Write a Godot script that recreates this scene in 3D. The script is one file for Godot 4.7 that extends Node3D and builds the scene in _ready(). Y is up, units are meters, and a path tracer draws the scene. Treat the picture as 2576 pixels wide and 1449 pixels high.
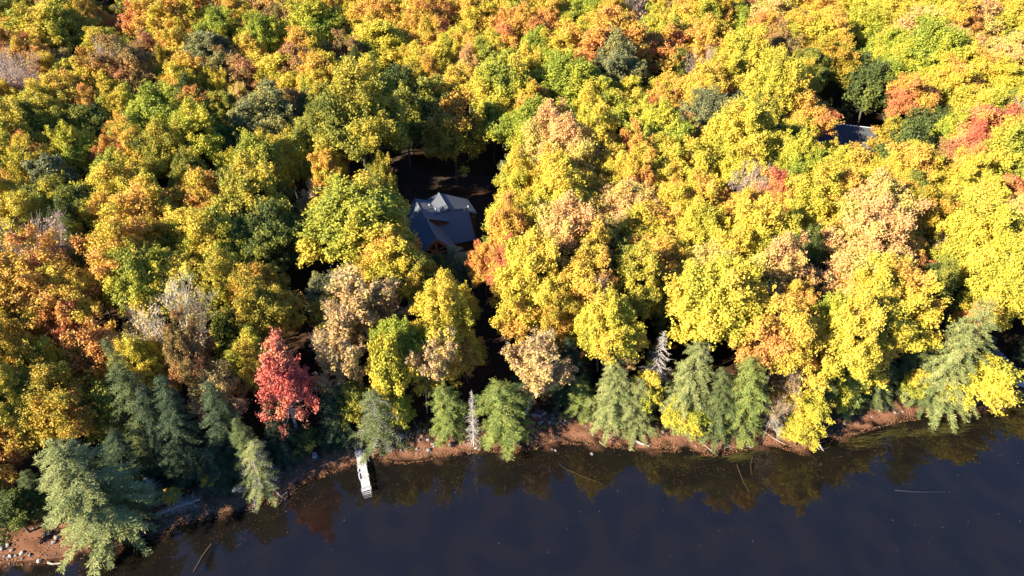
extends Node3D
# An autumn forest on a lake shore, seen from a drone. y is up, metres, water level is y = 0.

# ------------------------------------------------------------------ camera and light
const CAM_H := 68.0
const PITCH := 37.0
const HFOV := 73.0
const SUN_TURN := 60.0      # the light travels this far to the right of straight ahead
const SUN_UP := 29.5
const SUN_ENERGY := 1.5
const EXPOSURE := 3.45
var focal := 1288.0 / tan(deg_to_rad(HFOV / 2.0))   # for a picture 2576 x 1449, the size the photograph was measured at

func ray(u: float, v: float) -> Vector3:
	var a := Vector3((u - 1288.0) / focal, -(v - 724.5) / focal, -1.0).normalized()
	return a.rotated(Vector3.RIGHT, -deg_to_rad(PITCH))

func on_level(u: float, v: float, y: float) -> Vector3:
	var d := ray(u, v)
	var t := (y - CAM_H) / d.y
	return Vector3(0, CAM_H, 0) + d * t

func on_ground(u: float, v: float, above := 0.0) -> Vector3:
	var y := 2.0 + above
	var p := Vector3.ZERO
	for i in 14:
		p = on_level(u, v, y)
		y = lerpf(y, ground_y(p.x, p.z) + above, 0.75)
	return p

func depth_of(p: Vector3) -> float:
	var f := Vector3(0, 0, -1).rotated(Vector3.RIGHT, -deg_to_rad(PITCH))
	return (p - Vector3(0, CAM_H, 0)).dot(f)

func seen_at(p: Vector3) -> Vector2:
	var q := (p - Vector3(0, CAM_H, 0)).rotated(Vector3.RIGHT, deg_to_rad(PITCH))
	return Vector2(1288.0 + focal * q.x / -q.z, 724.5 - focal * q.y / -q.z)

func camera_and_light() -> void:
	var c := Camera3D.new()
	c.name = "camera"
	add_child(c)
	c.position = Vector3(0, CAM_H, 0)
	c.rotation_degrees = Vector3(-PITCH, 0, 0)
	c.fov = rad_to_deg(2.0 * atan(tan(deg_to_rad(HFOV / 2.0)) * 9.0 / 16.0))
	c.far = 2000.0
	c.current = true
	var e := Environment.new()
	e.background_mode = Environment.BG_SKY
	var sm := ProceduralSkyMaterial.new()
	sm.sky_top_color = Color(0.22, 0.42, 0.70)
	sm.sky_horizon_color = Color(0.50, 0.66, 0.88)
	sm.sky_curve = 0.12
	sm.ground_horizon_color = Color(0.45, 0.42, 0.36)
	sm.ground_bottom_color = Color(0.2, 0.17, 0.12)
	sm.sun_angle_max = 20.0
	var sky := Sky.new()
	sky.sky_material = sm
	e.sky = sky
	e.background_energy_multiplier = 0.47
	e.tonemap_mode = Environment.TONE_MAPPER_LINEAR
	e.tonemap_exposure = EXPOSURE
	e.sdfgi_enabled = true
	e.ssao_enabled = true
	e.ssil_enabled = true
	var w := WorldEnvironment.new()
	w.name = "environment"
	w.environment = e
	add_child(w)
	var sun := DirectionalLight3D.new()
	sun.name = "sun"
	add_child(sun)
	var az := deg_to_rad(SUN_TURN)
	var el := deg_to_rad(SUN_UP)
	sun.look_at_from_position(Vector3.ZERO, Vector3(sin(az) * cos(el), -sin(el), -cos(az) * cos(el)), Vector3.UP)
	sun.light_energy = SUN_ENERGY
	sun.light_color = Color(1.0, 0.95, 0.86)
	sun.light_angular_distance = 0.5
	sun.shadow_enabled = true

# ------------------------------------------------------------------ small helpers
var rng := RandomNumberGenerator.new()
var noise := FastNoiseLite.new()
var fine := FastNoiseLite.new()
var used := {}

func rnd(a: float, b: float) -> float:
	return rng.randf_range(a, b)

func any_dir() -> Vector3:
	var z := rng.randf_range(-1, 1)
	var a := rng.randf() * TAU
	var r := sqrt(1.0 - z * z)
	return Vector3(r * cos(a), z, r * sin(a))

func numbered(called: String) -> String:
	if not used.has(called):
		used[called] = 0
		return called
	used[called] += 1
	return "%s_%03d" % [called, used[called]]

class Shape:
	var v := PackedVector3Array()
	var n := PackedVector3Array()
	var uv := PackedVector2Array()
	var c := PackedColorArray()
	var i := PackedInt32Array()
	var colored := false
	func mesh() -> ArrayMesh:
		var a := []
		a.resize(Mesh.ARRAY_MAX)
		a[Mesh.ARRAY_VERTEX] = v
		a[Mesh.ARRAY_NORMAL] = n
		if uv.size() == v.size():
			a[Mesh.ARRAY_TEX_UV] = uv
		if colored:
			a[Mesh.ARRAY_COLOR] = c
		a[Mesh.ARRAY_INDEX] = i
		var m := ArrayMesh.new()
		m.add_surface_from_arrays(Mesh.PRIMITIVE_TRIANGLES, a)
		return m
	# a flat kite: middle p, half-length along a, half-width along b; shading normal sn
	func leaf(p: Vector3, a: Vector3, b: Vector3, sn: Vector3, t: Vector2) -> void:
		var k := v.size()
		v.append(p + a)
		v.append(p - b - a * 0.15)
		v.append(p - a)
		v.append(p + b - a * 0.15)
		for q in 4:
			n.append(sn)
			uv.append(t)
		i.append_array(PackedInt32Array([k, k + 1, k + 2, k, k + 2, k + 3]))
	func tube(p0: Vector3, p1: Vector3, r0: float, r1: float, sides := 4, t := Vector2(0.5, 0.5)) -> void:
		var d := (p1 - p0)
		if d.length() < 0.0001:
			return
		d = d.normalized()
		var x := d.cross(Vector3.UP if absf(d.y) < 0.95 else Vector3.RIGHT).normalized()
		var y := d.cross(x)
		var k := v.size()
		for s in sides:
			var a := TAU * s / sides
			var o := x * cos(a) + y * sin(a)
			v.append(p0 + o * r0)
			v.append(p1 + o * r1)
			n.append(o)
			n.append(o)
			uv.append(t)
			uv.append(t)
		for s in sides:
			var q := (s + 1) % sides
			i.append_array(PackedInt32Array([k + s * 2, k + s * 2 + 1, k + q * 2, k + q * 2, k + s * 2 + 1, k + q * 2 + 1]))
	func tri(a: Vector3, b: Vector3, d: Vector3, out: Vector3) -> void:
		var k := v.size()
		var nn := (b - a).cross(d - a)
		v.append_array(PackedVector3Array([a, b, d]))
		var face := nn.normalized()
		if face.dot(out) < 0:
			face = -face
			i.append_array(PackedInt32Array([k, k + 1, k + 2]))
		else:
			i.append_array(PackedInt32Array([k, k + 2, k + 1]))
		for q in 3:
			n.append(face)
			uv.append(Vector2(0.5, 0.5))
	# a box on a basis: middle m, half-axes x, y, z
	func box(m: Vector3, x: Vector3, y: Vector3, z: Vector3) -> void:
		for f in [[x, y, z], [y, z, x], [z, x, y]]:
			for s in [-1.0, 1.0]:
				var o: Vector3 = m + f[0] * s
				var p: Vector3 = f[1]
				var q: Vector3 = f[2]
				tri(o - p - q, o + p - q, o + p + q, f[0] * s)
				tri(o - p - q, o + p + q, o - p + q, f[0] * s)
	# a slab: the polygon's corners in order, pushed down by thick
	func slab(corners: Array, thick: Vector3) -> void:
		var mid := Vector3.ZERO
		for p in corners:
			mid += p / corners.size()
		var up := -thick.normalized()
		for k in range(1, corners.size() - 1):
			tri(corners[0], corners[k], corners[k + 1], up)
			tri(corners[0] + thick, corners[k] + thick, corners[k + 1] + thick, -up)
		for k in corners.size():
			var a: Vector3 = corners[k]
			var b: Vector3 = corners[(k + 1) % corners.size()]
			var out: Vector3 = ((a + b) / 2.0 - mid)
			tri(a, b, b + thick, out)
			tri(a, b + thick, a + thick, out)

func part(parent: Node, called: String, mesh: Mesh, m: Material) -> MeshInstance3D:
	var o := MeshInstance3D.new()
	o.name = called
	o.mesh = mesh
	o.material_override = m
	parent.add_child(o, true)
	return o

func thing(called: String, label: String, category: String, at := Vector3.ZERO, group := "") -> Node3D:
	var o := Node3D.new()
	o.name = numbered(called)
	add_child(o)
	o.position = at
	o.set_meta("label", label)
	o.set_meta("category", category)
	if group:
		o.set_meta("group", group)
	return o

func structure(called: String, mesh: Mesh, m: Material) -> MeshInstance3D:
	var o := part(self, numbered(called), mesh, m)
	o.set_meta("kind", "structure")
	return o

func flat(r: float, g: float, b: float, rough := 0.85, spec := 0.3) -> StandardMaterial3D:
	var m := StandardMaterial3D.new()
	m.albedo_color = Color(r, g, b).linear_to_srgb()
	m.roughness = rough
	m.metallic_specular = spec
	return m

# ------------------------------------------------------------------ shore and terrain
# where the water meets the land, measured in the photograph
const SHORE := [[-260, 1462], [-120, 1440], [0, 1415], [170, 1403], [290, 1376], [400, 1339], [467, 1313], [567, 1286], [650, 1266], [717, 1250], [760, 1215], [800, 1196], [859, 1176], [900, 1156],
	[969, 1153], [1020, 1160], [1072, 1151], [1159, 1136], [1242, 1130], [1292, 1137], [1342, 1123], [1409, 1109], [1492, 1113], [1559, 1121], [1626, 1128], [1718, 1130], [1798, 1141],
	[1868, 1126], [1905, 1117], [1971, 1123], [2018, 1137], [2051, 1109], [2118, 1095], [2185, 1076], [2251, 1056], [2351, 1043], [2451, 1036], [2518, 1033], [2577, 1019], [2700, 1004], [2900, 985]]
var shore := PackedVector2Array()

func shore_z(x: float) -> float:
	var n := shore.size()
	if x <= shore[0].x:
		return shore[0].y + (shore[0].x - x) * 0.3
	if x >= shore[n - 1].x:
		return shore[n - 1].y - (x - shore[n - 1].x) * 0.1
	var lo := 0
	var hi := n - 1
	while hi - lo > 1:
		var mid := (lo + hi) / 2
		if shore[mid].x <= x:
			lo = mid
		else:
			hi = mid
	var t := (x - shore[lo].x) / (shore[hi].x - shore[lo].x)
	return lerpf(shore[lo].y, shore[hi].y, t)

func inland(x: float, z: float) -> float:
	return (shore_z(x) - z) * 0.92

func ground_y(x: float, z: float) -> float:
	var d := inland(x, z)
	var y := 0.0
	if d < 0:
		y = -0.1 * -d if d > -6 else -0.6 - 0.17 * (-d - 6.0)
		y = maxf(y, -4.5)
		return y + 0.05 * noise.get_noise_2d(x * 8.0, z * 8.0) * minf(1.0, -d)
	y = 0.09 * minf(d, 5.0)
	y += 1.3 * smoothstep(3.5, 12.0, d)
	y += 0.055 * maxf(0.0, d - 8.0)
	y += 2.2 * noise.get_noise_2d(x * 0.9, z * 0.9) * smoothstep(15, 60, d)
	y += 0.22 * noise.get_noise_2d(x * 7.0, z * 7.0) * smoothstep(1, 8, d)
	return y + 0.05 * noise.get_noise_2d(x * 25.0, z * 25.0) * minf(1.0, d)

func noise_texture(freq: float, seed_: int, size := 512, lo := 0.55, hi := 1.0, octaves := 4) -> ImageTexture:
	var f := FastNoiseLite.new()
	f.seed = seed_
	f.noise_type = FastNoiseLite.TYPE_SIMPLEX
	f.frequency = freq
	f.fractal_octaves = octaves
	var im := f.get_seamless_image(size, size)
	im.convert(Image.FORMAT_RGB8)
	for y in size:
		for x in size:
			var g := lerpf(lo, hi, im.get_pixel(x, y).r)
			im.set_pixel(x, y, Color(g, g, g))
	return ImageTexture.create_from_image(im)

func build_ground() -> void:
	var xs := PackedFloat32Array()
	var x := -230.0
	while x <= 230.0:
		xs.append(x)
		x += 0.8 if absf(x) < 75 else 2.0 if absf(x) < 140 else 6.0
	var zs := PackedFloat32Array()
	var z := 60.0
	while z >= -430.0:
		zs.append(z)
		z -= 4.0 if z > -20 else 0.7 if z > -85 else 1.5 if z > -170 else 5.0
	var s := Shape.new()
	s.colored = true
	var nx := xs.size()
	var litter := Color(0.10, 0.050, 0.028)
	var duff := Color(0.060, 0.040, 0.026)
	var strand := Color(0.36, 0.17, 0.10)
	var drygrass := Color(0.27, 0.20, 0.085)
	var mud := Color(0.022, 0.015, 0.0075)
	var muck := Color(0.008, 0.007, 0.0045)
	for zz in zs:
		for xx in xs:
			var y := ground_y(xx, zz)
			s.v.append(Vector3(xx, y, zz))
			var e := 0.4
			s.n.append(Vector3(ground_y(xx - e, zz) - ground_y(xx + e, zz), 2 * e, ground_y(xx, zz - e) - ground_y(xx, zz + e)).normalized())
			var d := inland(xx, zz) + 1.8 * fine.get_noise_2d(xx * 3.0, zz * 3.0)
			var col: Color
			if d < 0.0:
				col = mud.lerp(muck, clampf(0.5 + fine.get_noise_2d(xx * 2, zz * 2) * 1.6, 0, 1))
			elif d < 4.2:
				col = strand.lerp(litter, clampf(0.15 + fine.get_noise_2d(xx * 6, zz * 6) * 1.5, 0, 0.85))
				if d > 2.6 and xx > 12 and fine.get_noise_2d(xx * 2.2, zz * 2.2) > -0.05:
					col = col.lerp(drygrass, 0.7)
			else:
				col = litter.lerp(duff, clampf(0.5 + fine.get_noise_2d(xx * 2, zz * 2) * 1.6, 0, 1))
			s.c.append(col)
	for r in zs.size() - 1:
		for q in nx - 1:
			var k := r * nx + q
			s.i.append_array(PackedInt32Array([k, k + nx, k + 1, k + 1, k + nx, k + nx + 1]))
	s.uv = PackedVector2Array()
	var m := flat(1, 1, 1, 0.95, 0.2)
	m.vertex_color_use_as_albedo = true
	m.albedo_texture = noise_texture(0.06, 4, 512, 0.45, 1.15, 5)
	m.uv1_triplanar = true
	m.uv1_world_triplanar = true
	m.uv1_scale = Vector3(0.35, 0.35, 0.35)
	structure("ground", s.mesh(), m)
	# the lake
	var w := Shape.new()
	var a := Vector3(-400, 0, -200)
	var wx := PackedFloat32Array([-400, -120, -60, 0, 60, 120, 400])
	for k in wx.size() - 1:
		var p := Vector3(wx[k], 0, 300)
		var q := Vector3(wx[k + 1], 0, 300)
		var zf := minf(shore_z(wx[k]), shore_z(wx[k + 1])) - 12.0
		w.tri(p, q, Vector3(q.x, 0, -90), Vector3.UP)
		w.tri(p, Vector3(q.x, 0, -90), Vector3(p.x, 0, -90), Vector3.UP)
	var wm := StandardMaterial3D.new()
	wm.albedo_color = Color(Color(0.010, 0.009, 0.008).linear_to_srgb(), 0.38)
	wm.transparency = BaseMaterial3D.TRANSPARENCY_ALPHA
	wm.roughness = 0.03
	wm.metallic_specular = 0.5
	wm.normal_enabled = true
	var f := FastNoiseLite.new()
	f.seed = 9
	f.frequency = 0.02
	f.fractal_octaves = 3
	var im := f.get_seamless_image(512, 512)
	im.bump_map_to_normal_map(0.6)
	wm.normal_texture = ImageTexture.create_from_image(im)
	wm.normal_scale = 0.05
	wm.uv1_triplanar = true
	wm.uv1_world_triplanar = true
	wm.uv1_scale = Vector3(0.12, 0.12, 0.12)
	structure("lake_water", w.mesh(), wm)

# ------------------------------------------------------------------ tree shapes
var crowns := {}     # kind -> [[crown mesh, trunk mesh], ...]
var leaf_materials := {}
var bark := {}

# leaf colours (linear reflectance), each a run of hues that the leaves of one crown are spread over
const HUES := {
	"y": [[0.42, 0.39, 0.05], [0.58, 0.49, 0.055], [0.64, 0.51, 0.065], [0.65, 0.46, 0.07]],
	"yg": [[0.26, 0.29, 0.045], [0.41, 0.40, 0.05], [0.54, 0.46, 0.055], [0.62, 0.46, 0.065]],
	"lg": [[0.24, 0.29, 0.04], [0.36, 0.39, 0.045], [0.47, 0.45, 0.05], [0.57, 0.48, 0.06]],
	"yo": [[0.46, 0.41, 0.05], [0.60, 0.48, 0.055], [0.65, 0.45, 0.065], [0.65, 0.37, 0.08]],
	"go": [[0.28, 0.25, 0.035], [0.44, 0.33, 0.04], [0.52, 0.34, 0.045], [0.50, 0.27, 0.05]],
	"o": [[0.57, 0.46, 0.06], [0.63, 0.43, 0.065], [0.64, 0.36, 0.08], [0.62, 0.29, 0.085]],
	"or": [[0.61, 0.42, 0.065], [0.63, 0.34, 0.075], [0.62, 0.27, 0.09], [0.58, 0.20, 0.085]],
	"r": [[0.62, 0.36, 0.085], [0.63, 0.27, 0.10], [0.60, 0.19, 0.10], [0.54, 0.14, 0.08]],
	"red": [[0.64, 0.32, 0.14], [0.64, 0.23, 0.13], [0.62, 0.16, 0.12], [0.55, 0.12, 0.09]],
	"p": [[0.56, 0.48, 0.11], [0.63, 0.47, 0.13], [0.64, 0.40, 0.15], [0.60, 0.33, 0.14]],
	"g": [[0.08, 0.105, 0.03], [0.12, 0.15, 0.035], [0.19, 0.21, 0.04], [0.34, 0.32, 0.05]],
	"gy": [[0.15, 0.17, 0.035], [0.28, 0.27, 0.04], [0.44, 0.38, 0.05], [0.54, 0.42, 0.055]],
	"og": [[0.16, 0.17, 0.08], [0.22, 0.225, 0.095], [0.28, 0.275, 0.105], [0.37, 0.33, 0.10]],
	"br": [[0.26, 0.2, 0.07], [0.4, 0.25, 0.085], [0.47, 0.26, 0.096], [0.45, 0.2, 0.09]],
	"tan": [[0.42, 0.33, 0.12], [0.54, 0.4, 0.13], [0.56, 0.36, 0.15], [0.48, 0.28, 0.138]],
	"b": [[0.4, 0.31, 0.26], [0.46, 0.31, 0.25], [0.48, 0.28, 0.228], [0.42, 0.32, 0.28]],
	"c": [[0.06, 0.085, 0.032], [0.10, 0.13, 0.044], [0.14, 0.17, 0.055], [0.20, 0.21, 0.07]],
	"cp": [[0.14, 0.175, 0.06], [0.21, 0.24, 0.08], [0.28, 0.295, 0.10], [0.35, 0.34, 0.13]],
	"cd": [[0.030, 0.052, 0.028], [0.05, 0.08, 0.038], [0.07, 0.10, 0.045], [0.10, 0.13, 0.055]],
	"ced": [[0.13, 0.18, 0.05], [0.21, 0.26, 0.065], [0.27, 0.31, 0.075], [0.34, 0.34, 0.085]],
	"dead": [[0.28, 0.24, 0.20], [0.36, 0.31, 0.27], [0.42, 0.37, 0.33], [0.34, 0.28, 0.24]],
}

func leaf_material(hue: String) -> StandardMaterial3D:
	if leaf_materials.has(hue):
		return leaf_materials[hue]
	var stops: Array = HUES[hue]
	var im := Image.create(64, 8, false, Image.FORMAT_RGB8)
	for x in 64:
		var t := x / 63.0 * (stops.size() - 1)
		var k := mini(int(t), stops.size() - 2)
		var a: Array = stops[k]
		var b: Array = stops[k + 1]
		var f := t - k
		for y in 8:
			var g := 0.80 + 0.40 * y / 7.0
			im.set_pixel(x, y, Color(lerpf(a[0], b[0], f) * g, lerpf(a[1], b[1], f) * g, lerpf(a[2], b[2], f) * g).linear_to_srgb())
	var m := StandardMaterial3D.new()
	m.albedo_texture = ImageTexture.create_from_image(im)
	m.roughness = 0.6
	m.metallic_specular = 0.3
	m.backlight_enabled = true
	m.backlight = Color(0.64, 0.64, 0.64) if not hue in ["c", "cp", "cd", "dead", "b"] else Color(0.2, 0.2, 0.2)
	m.cull_mode = BaseMaterial3D.CULL_DISABLED
	leaf_materials[hue] = m
	return m

func grow_broadleaf(radius: float, height: float, low: float, n_clumps: int, leaves: float, leaf_size: float, ragged: float, squat := 1.0, limbs := 1.0) -> Array:
	var crown := Shape.new()
	var wood := Shape.new()
	var mid := Vector3(0, height * (1.0 + low) / 2.0, 0)
	var ry := height * (1.0 - low) / 2.0
	var lobes := FastNoiseLite.new()
	lobes.seed = rng.randi()
	lobes.frequency = 0.55
	var hues := FastNoiseLite.new()
	hues.seed = rng.randi()
	hues.frequency = 0.13
	# trunk
	var top := Vector3(rnd(-0.5, 0.5), height * 0.72, rnd(-0.5, 0.5))
	var knee := Vector3(rnd(-0.25, 0.25), height * 0.38, rnd(-0.25, 0.25))
	wood.tube(Vector3(0, -0.6, 0), knee, height * 0.018, height * 0.014, 7)
	wood.tube(knee, top, height * 0.014, height * 0.005, 6)
	for k in n_clumps:
		var inner := k % 5 == 4
		var d := Vector3.ZERO
		var up := 1.0 - 1.45 * (k + 0.5) / n_clumps
		var ang := k * 2.39996 + rnd(-0.4, 0.4)
		up = clampf(up + rnd(-0.1, 0.1), -0.75, 1.0)
		var flatr := sqrt(maxf(0.0, 1.0 - up * up))
		d = Vector3(flatr * cos(ang), up, flatr * sin(ang))
		var reach := rnd(0.62, 1.0) * (1.0 + ragged * lobes.get_noise_3dv(d * 2.2))
		if inner:
			reach *= 0.55
		# an egg: wider a little below the middle
		var wide := 1.0 - 0.22 * maxf(0.0, up) * squat
		var c := mid + Vector3(d.x * radius * reach * wide, d.y * ry * reach, d.z * radius * reach * wide)
		var cr := radius * rnd(0.13, 0.28)
		# a limb from the trunk to the clump
		var from := knee.lerp(top, clampf((c.y - height * 0.3) / (height * 0.6) - 0.25, 0.0, 0.95))
		var bend := from.lerp(c, 0.55) + Vector3(0, -0.25, 0)
		wood.tube(from, bend, height * 0.006 * sqrt(limbs), height * 0.004 * limbs, 4)
		wood.tube(bend, c, height * 0.004 * limbs, height * 0.0015 * limbs, 3)
		var sprigs := int(leaves * cr * cr * (0.6 if inner else 1.0))
		var outward := ((c - mid) / Vector3(radius, ry, radius) + Vector3(0, 0.28, 0) + any_dir() * 0.25).normalized()
		var hue0 := rnd(-0.08, 0.08)
		var long := cr * rnd(0.75, 1.3)
		for w in sprigs:
			var t := pow(rng.randf(), 0.8)
			var fat := cr * 0.95 * (1.0 - 0.7 * t) * (0.55 + 0.45 * minf(1.0, t * 4.0))
			var o := any_dir()
			var flatten := o - outward * o.dot(outward)
			flatten = flatten.normalized() * sqrt(rng.randf())
			var sc := c + outward * long * (t * 1.8 - 0.8) + flatten * fat + Vector3(0, -0.18 * cr * t * t, 0)
			o = (flatten + outward * 0.3).normalized()
			if rng.randf() < 0.3:
				sc += any_dir() * cr * rnd(0.4, 1.1)
			var hue := clampf(0.5 + 1.4 * hues.get_noise_3dv(sc) + hue0 + rnd(-0.1, 0.1), 0.05, 0.95)
			var sdir := (o * 0.8 + outward * 0.7 + Vector3(0, 0.25, 0) + any_dir() * 0.4).normalized()
			for q in 17:
				var lo := (sdir * 0.5 + any_dir()).normalized()
				var p := sc + lo * leaf_size * rnd(0.4, 5.2)
				var sn := (lo * 0.45 + sdir * 0.35 + Vector3(0, 0.3, 0) + any_dir() * 0.85).normalized()
				var a := sn.cross(any_dir()).normalized()
				var b := sn.cross(a)
				var s := leaf_size * rnd(0.6, 1.5)
				crown.leaf(p, a * s, b * s * rnd(0.5, 0.85), sn, Vector2(clampf(hue + rnd(-0.12, 0.12), 0.02, 0.98), rng.randf_range(0.03, 0.97)))
	return [crown.mesh(), wood.mesh()]

func fork(wood: Shape, p: Vector3, d: Vector3, length: float, r: float, level: int, tips: Array) -> void:
	var steps := 3
	var q := p
	var dir := d
	for s in steps:
		var nd := (dir + any_dir() * 0.16 + Vector3(0, 0.06, 0)).normalized()
		var nq := q + nd * (length / steps)
		var r1 := r * (1.0 - 0.28 * (s + 1) / steps)
		wood.tube(q, nq, r * (1.0 - 0.28 * s / steps), r1, 5 if level < 2 else 3, Vector2(rnd(0.1, 0.9), rnd(0.2, 0.9)))
		q = nq
		dir = nd
		if level >= 1 and level < 4:
			var side := (dir + any_dir() * 0.75).normalized()
			fork(wood, q, side, length * rnd(0.4, 0.6), r * 0.42, level + 1, tips)
	if level < 4:
		for k in (4 if level == 0 else 2):
			var spread := 0.62 if level == 0 else 0.5
			var nd := (dir + any_dir() * spread + Vector3(0, 0.2, 0)).normalized()
			fork(wood, q, nd, length * rnd(0.62, 0.82), r * 0.58, level + 1, tips)
	else:
		tips.append(q)
		for k in 4:
			var tw := (dir * 0.7 + any_dir() * 0.8 + Vector3(0, 0.15, 0)).normalized()
			wood.tube(q - dir * length * rnd(0, 0.6), q + tw * length * rnd(0.35, 0.8), r * 0.55, r * 0.3, 3, Vector2(rng.randf(), rng.randf()))

func grow_bare(height: float, leaves: int, leaf_size: float, thick := 1.0, spread := 1.0) -> Array:
	var wood := Shape.new()
	var tips := []
	fork(wood, Vector3(0, -0.5, 0), Vector3(rnd(-0.05, 0.05), 1, rnd(-0.05, 0.05)).normalized(), height * 0.40, height * 0.016 * thick, 0, tips)
	# fit the height
	var hi := 0.0
	var wide := 0.0
	for p in wood.v:
		hi = maxf(hi, p.y)
		wide = maxf(wide, Vector2(p.x, p.z).length())
	var ky := height / hi
	var kx := height * 0.44 * spread / wide
	for k in wood.v.size():
		wood.v[k] = Vector3(wood.v[k].x * kx, wood.v[k].y * ky, wood.v[k].z * kx)
	var out := [null, wood.mesh()]
	if leaves > 0:
		var crown := Shape.new()
		for t in tips:
			var c := Vector3(t.x * kx, t.y * ky, t.z * kx)
			var h0 := rng.randf()
			for q in leaves:
				var o := any_dir()
				var sn := (o + Vector3(0, 0.5, 0) + any_dir() * 0.6).normalized()
				var a := sn.cross(any_dir()).normalized()
				var s := leaf_size * rnd(0.6, 1.3)
				crown.leaf(c + o * rnd(0.05, 0.55), a * s, sn.cross(a) * s * 0.7, sn, Vector2(clampf(h0 + rnd(-0.2, 0.2), 0.02, 0.98), rng.randf()))
		out[0] = crown.mesh()
	return out

func grow_conifer(height: float, radius: float, dense: float, droop: float, power: float, dead_share := 0.0, gaps := 0.0) -> Array:
	var crown := Shape.new()
	var wood := Shape.new()
	var bend := Vector3(rnd(-0.5, 0.5), height * 0.5, rnd(-0.5, 0.5))
	var top := Vector3(rnd(-0.7, 0.7), height, rnd(-0.7, 0.7))
	wood.tube(Vector3(0, -0.6, 0), bend, height * 0.014, height * 0.009, 7)
	wood.tube(bend, top, height * 0.009, 0.015, 6)
	var y := height * 0.06
	var ang := rnd(0, TAU)
	var side := FastNoiseLite.new()
	side.seed = rng.randi()
	side.frequency = 0.25
	while y < height - 0.15:
		var t := y / height
		var axis := Vector3.ZERO.lerp(bend, t * 2.0) if t < 0.5 else bend.lerp(top, t * 2.0 - 1.0)
		var n := 6 if t < 0.75 else 5
		for k in n:
			ang += TAU / n + rnd(-0.35, 0.35)
			if rng.randf() < gaps:
				continue
			var length := radius * pow(1.0 - t, power) * rnd(0.72, 1.08) + 0.18
			length *= 1.0 + 0.75 * side.get_noise_2d(cos(ang) * 4.0 + y * 1.4, sin(ang) * 4.0)
			var out := Vector3(cos(ang), 0, sin(ang))
			var rise := rnd(0.05, 0.3) * (1.0 if t > 0.5 else 0.4)
			var sag := droop * rnd(0.7, 1.3)
			var dead := rng.randf() < dead_share
			var across := Vector3(-out.z, 0, out.x)
			var p0 := axis
			var steps := maxi(2, int(length / 0.22 * dense))
			var last := p0
			for s in steps:
				var f := (s + 1.0) / steps
				var p := p0 + out * (length * f) + Vector3(0, length * (rise * f - sag * f * f), 0)
				if s % 2 == 1 or s == steps - 1:
					wood.tube(last, p, 0.028 * (1.1 - f), 0.028 * (1.05 - f), 3)
					last = p
				if dead:
					for e in 2:
						var tw := (across * (1.0 if e == 0 else -1.0) * rnd(0.5, 1.0) + out * 0.5 + any_dir() * 0.4).normalized() * length * rnd(0.1, 0.22)
						wood.tube(p, p + tw, 0.016, 0.008, 3)
					continue
				if f < 0.18:
					continue
				var hue := clampf(0.5 + 0.8 * side.get_noise_3d(p.x * 3.0, p.y * 3.0, p.z * 3.0) + rnd(-0.2, 0.2), 0.02, 0.98)
				for e: float in [-1.0, -0.6, 0.6, 1.0, rnd(-0.4, 0.4)]:
					var reach := (0.17 + 0.09 * length * (1.0 - f * 0.8)) * rnd(0.6, 1.25)
					var d := (across * e * 0.85 + out * rnd(0.35, 0.9) + Vector3(0, rnd(-0.55, 0.2), 0)).normalized()
					for g in 6:
						var d2 := (d + any_dir() * 0.55).normalized()
						var sn := (Vector3(0, 0.8, 0) + out * 0.6 + any_dir() * 0.6).normalized()
						var b2 := sn.cross(d2).normalized()
						sn = d2.cross(b2).normalized()
						crown.leaf(p + d * reach * (0.1 + 0.27 * g) + any_dir() * 0.09, d2 * reach * 0.5, b2 * reach * rnd(0.06, 0.12), sn, Vector2(clampf(hue + rnd(-0.15, 0.15), 0.02, 0.98), rng.randf()))
		y += rnd(0.26, 0.42) * lerpf(1.0, 0.75, t)
	var out_ := [crown.mesh() if crown.v.size() else null, wood.mesh()]
	return out_

func grow_snag(height: float, radius: float) -> Array:
	var wood := Shape.new()
	wood.tube(Vector3(0, -0.5, 0), Vector3(0.1, height, 0.05), height * 0.013, 0.02, 6)
	var y := height * 0.08
	var ang := 0.0
	while y < height * 0.97:
		var t := y / height
		for k in 4:
			ang += TAU / 4.0 + rnd(-0.5, 0.5)
			var length := radius * pow(1.0 - t, 0.55) * rnd(0.5, 1.1)
			var out := Vector3(cos(ang), rnd(-0.45, -0.05), sin(ang)).normalized()
			var p := Vector3(0.1 * t, y, 0.05 * t)
			var e := p + out * length
			wood.tube(p, e, 0.045, 0.014, 3, Vector2(rng.randf(), rng.randf()))
			for j in 7:
				var f := rnd(0.25, 1.0)
				var tw := (out + any_dir() * 0.9 + Vector3(0, -0.25, 0)).normalized() * length * rnd(0.18, 0.4)
				wood.tube(p.lerp(e, f), p.lerp(e, f) + tw, 0.02, 0.008, 3, Vector2(rng.randf(), rng.randf()))
		y += rnd(0.2, 0.34)
	return [null, wood.mesh()]

# kind -> [radius, height] of its shapes as grown
const BUILT := {"big": [4.4, 15.5], "small": [2.6, 9.0], "tall": [2.5, 15.0], "airy": [2.9, 12.0], "thin": [3.9, 14.0], "bare": [3.9, 14.0], "spruce": [2.7, 15.0], "hemlock": [3.6, 14.0], "cedar": [2.4, 8.5], "shabby": [2.9, 13.0], "snag": [2.4, 12.0]}

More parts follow.
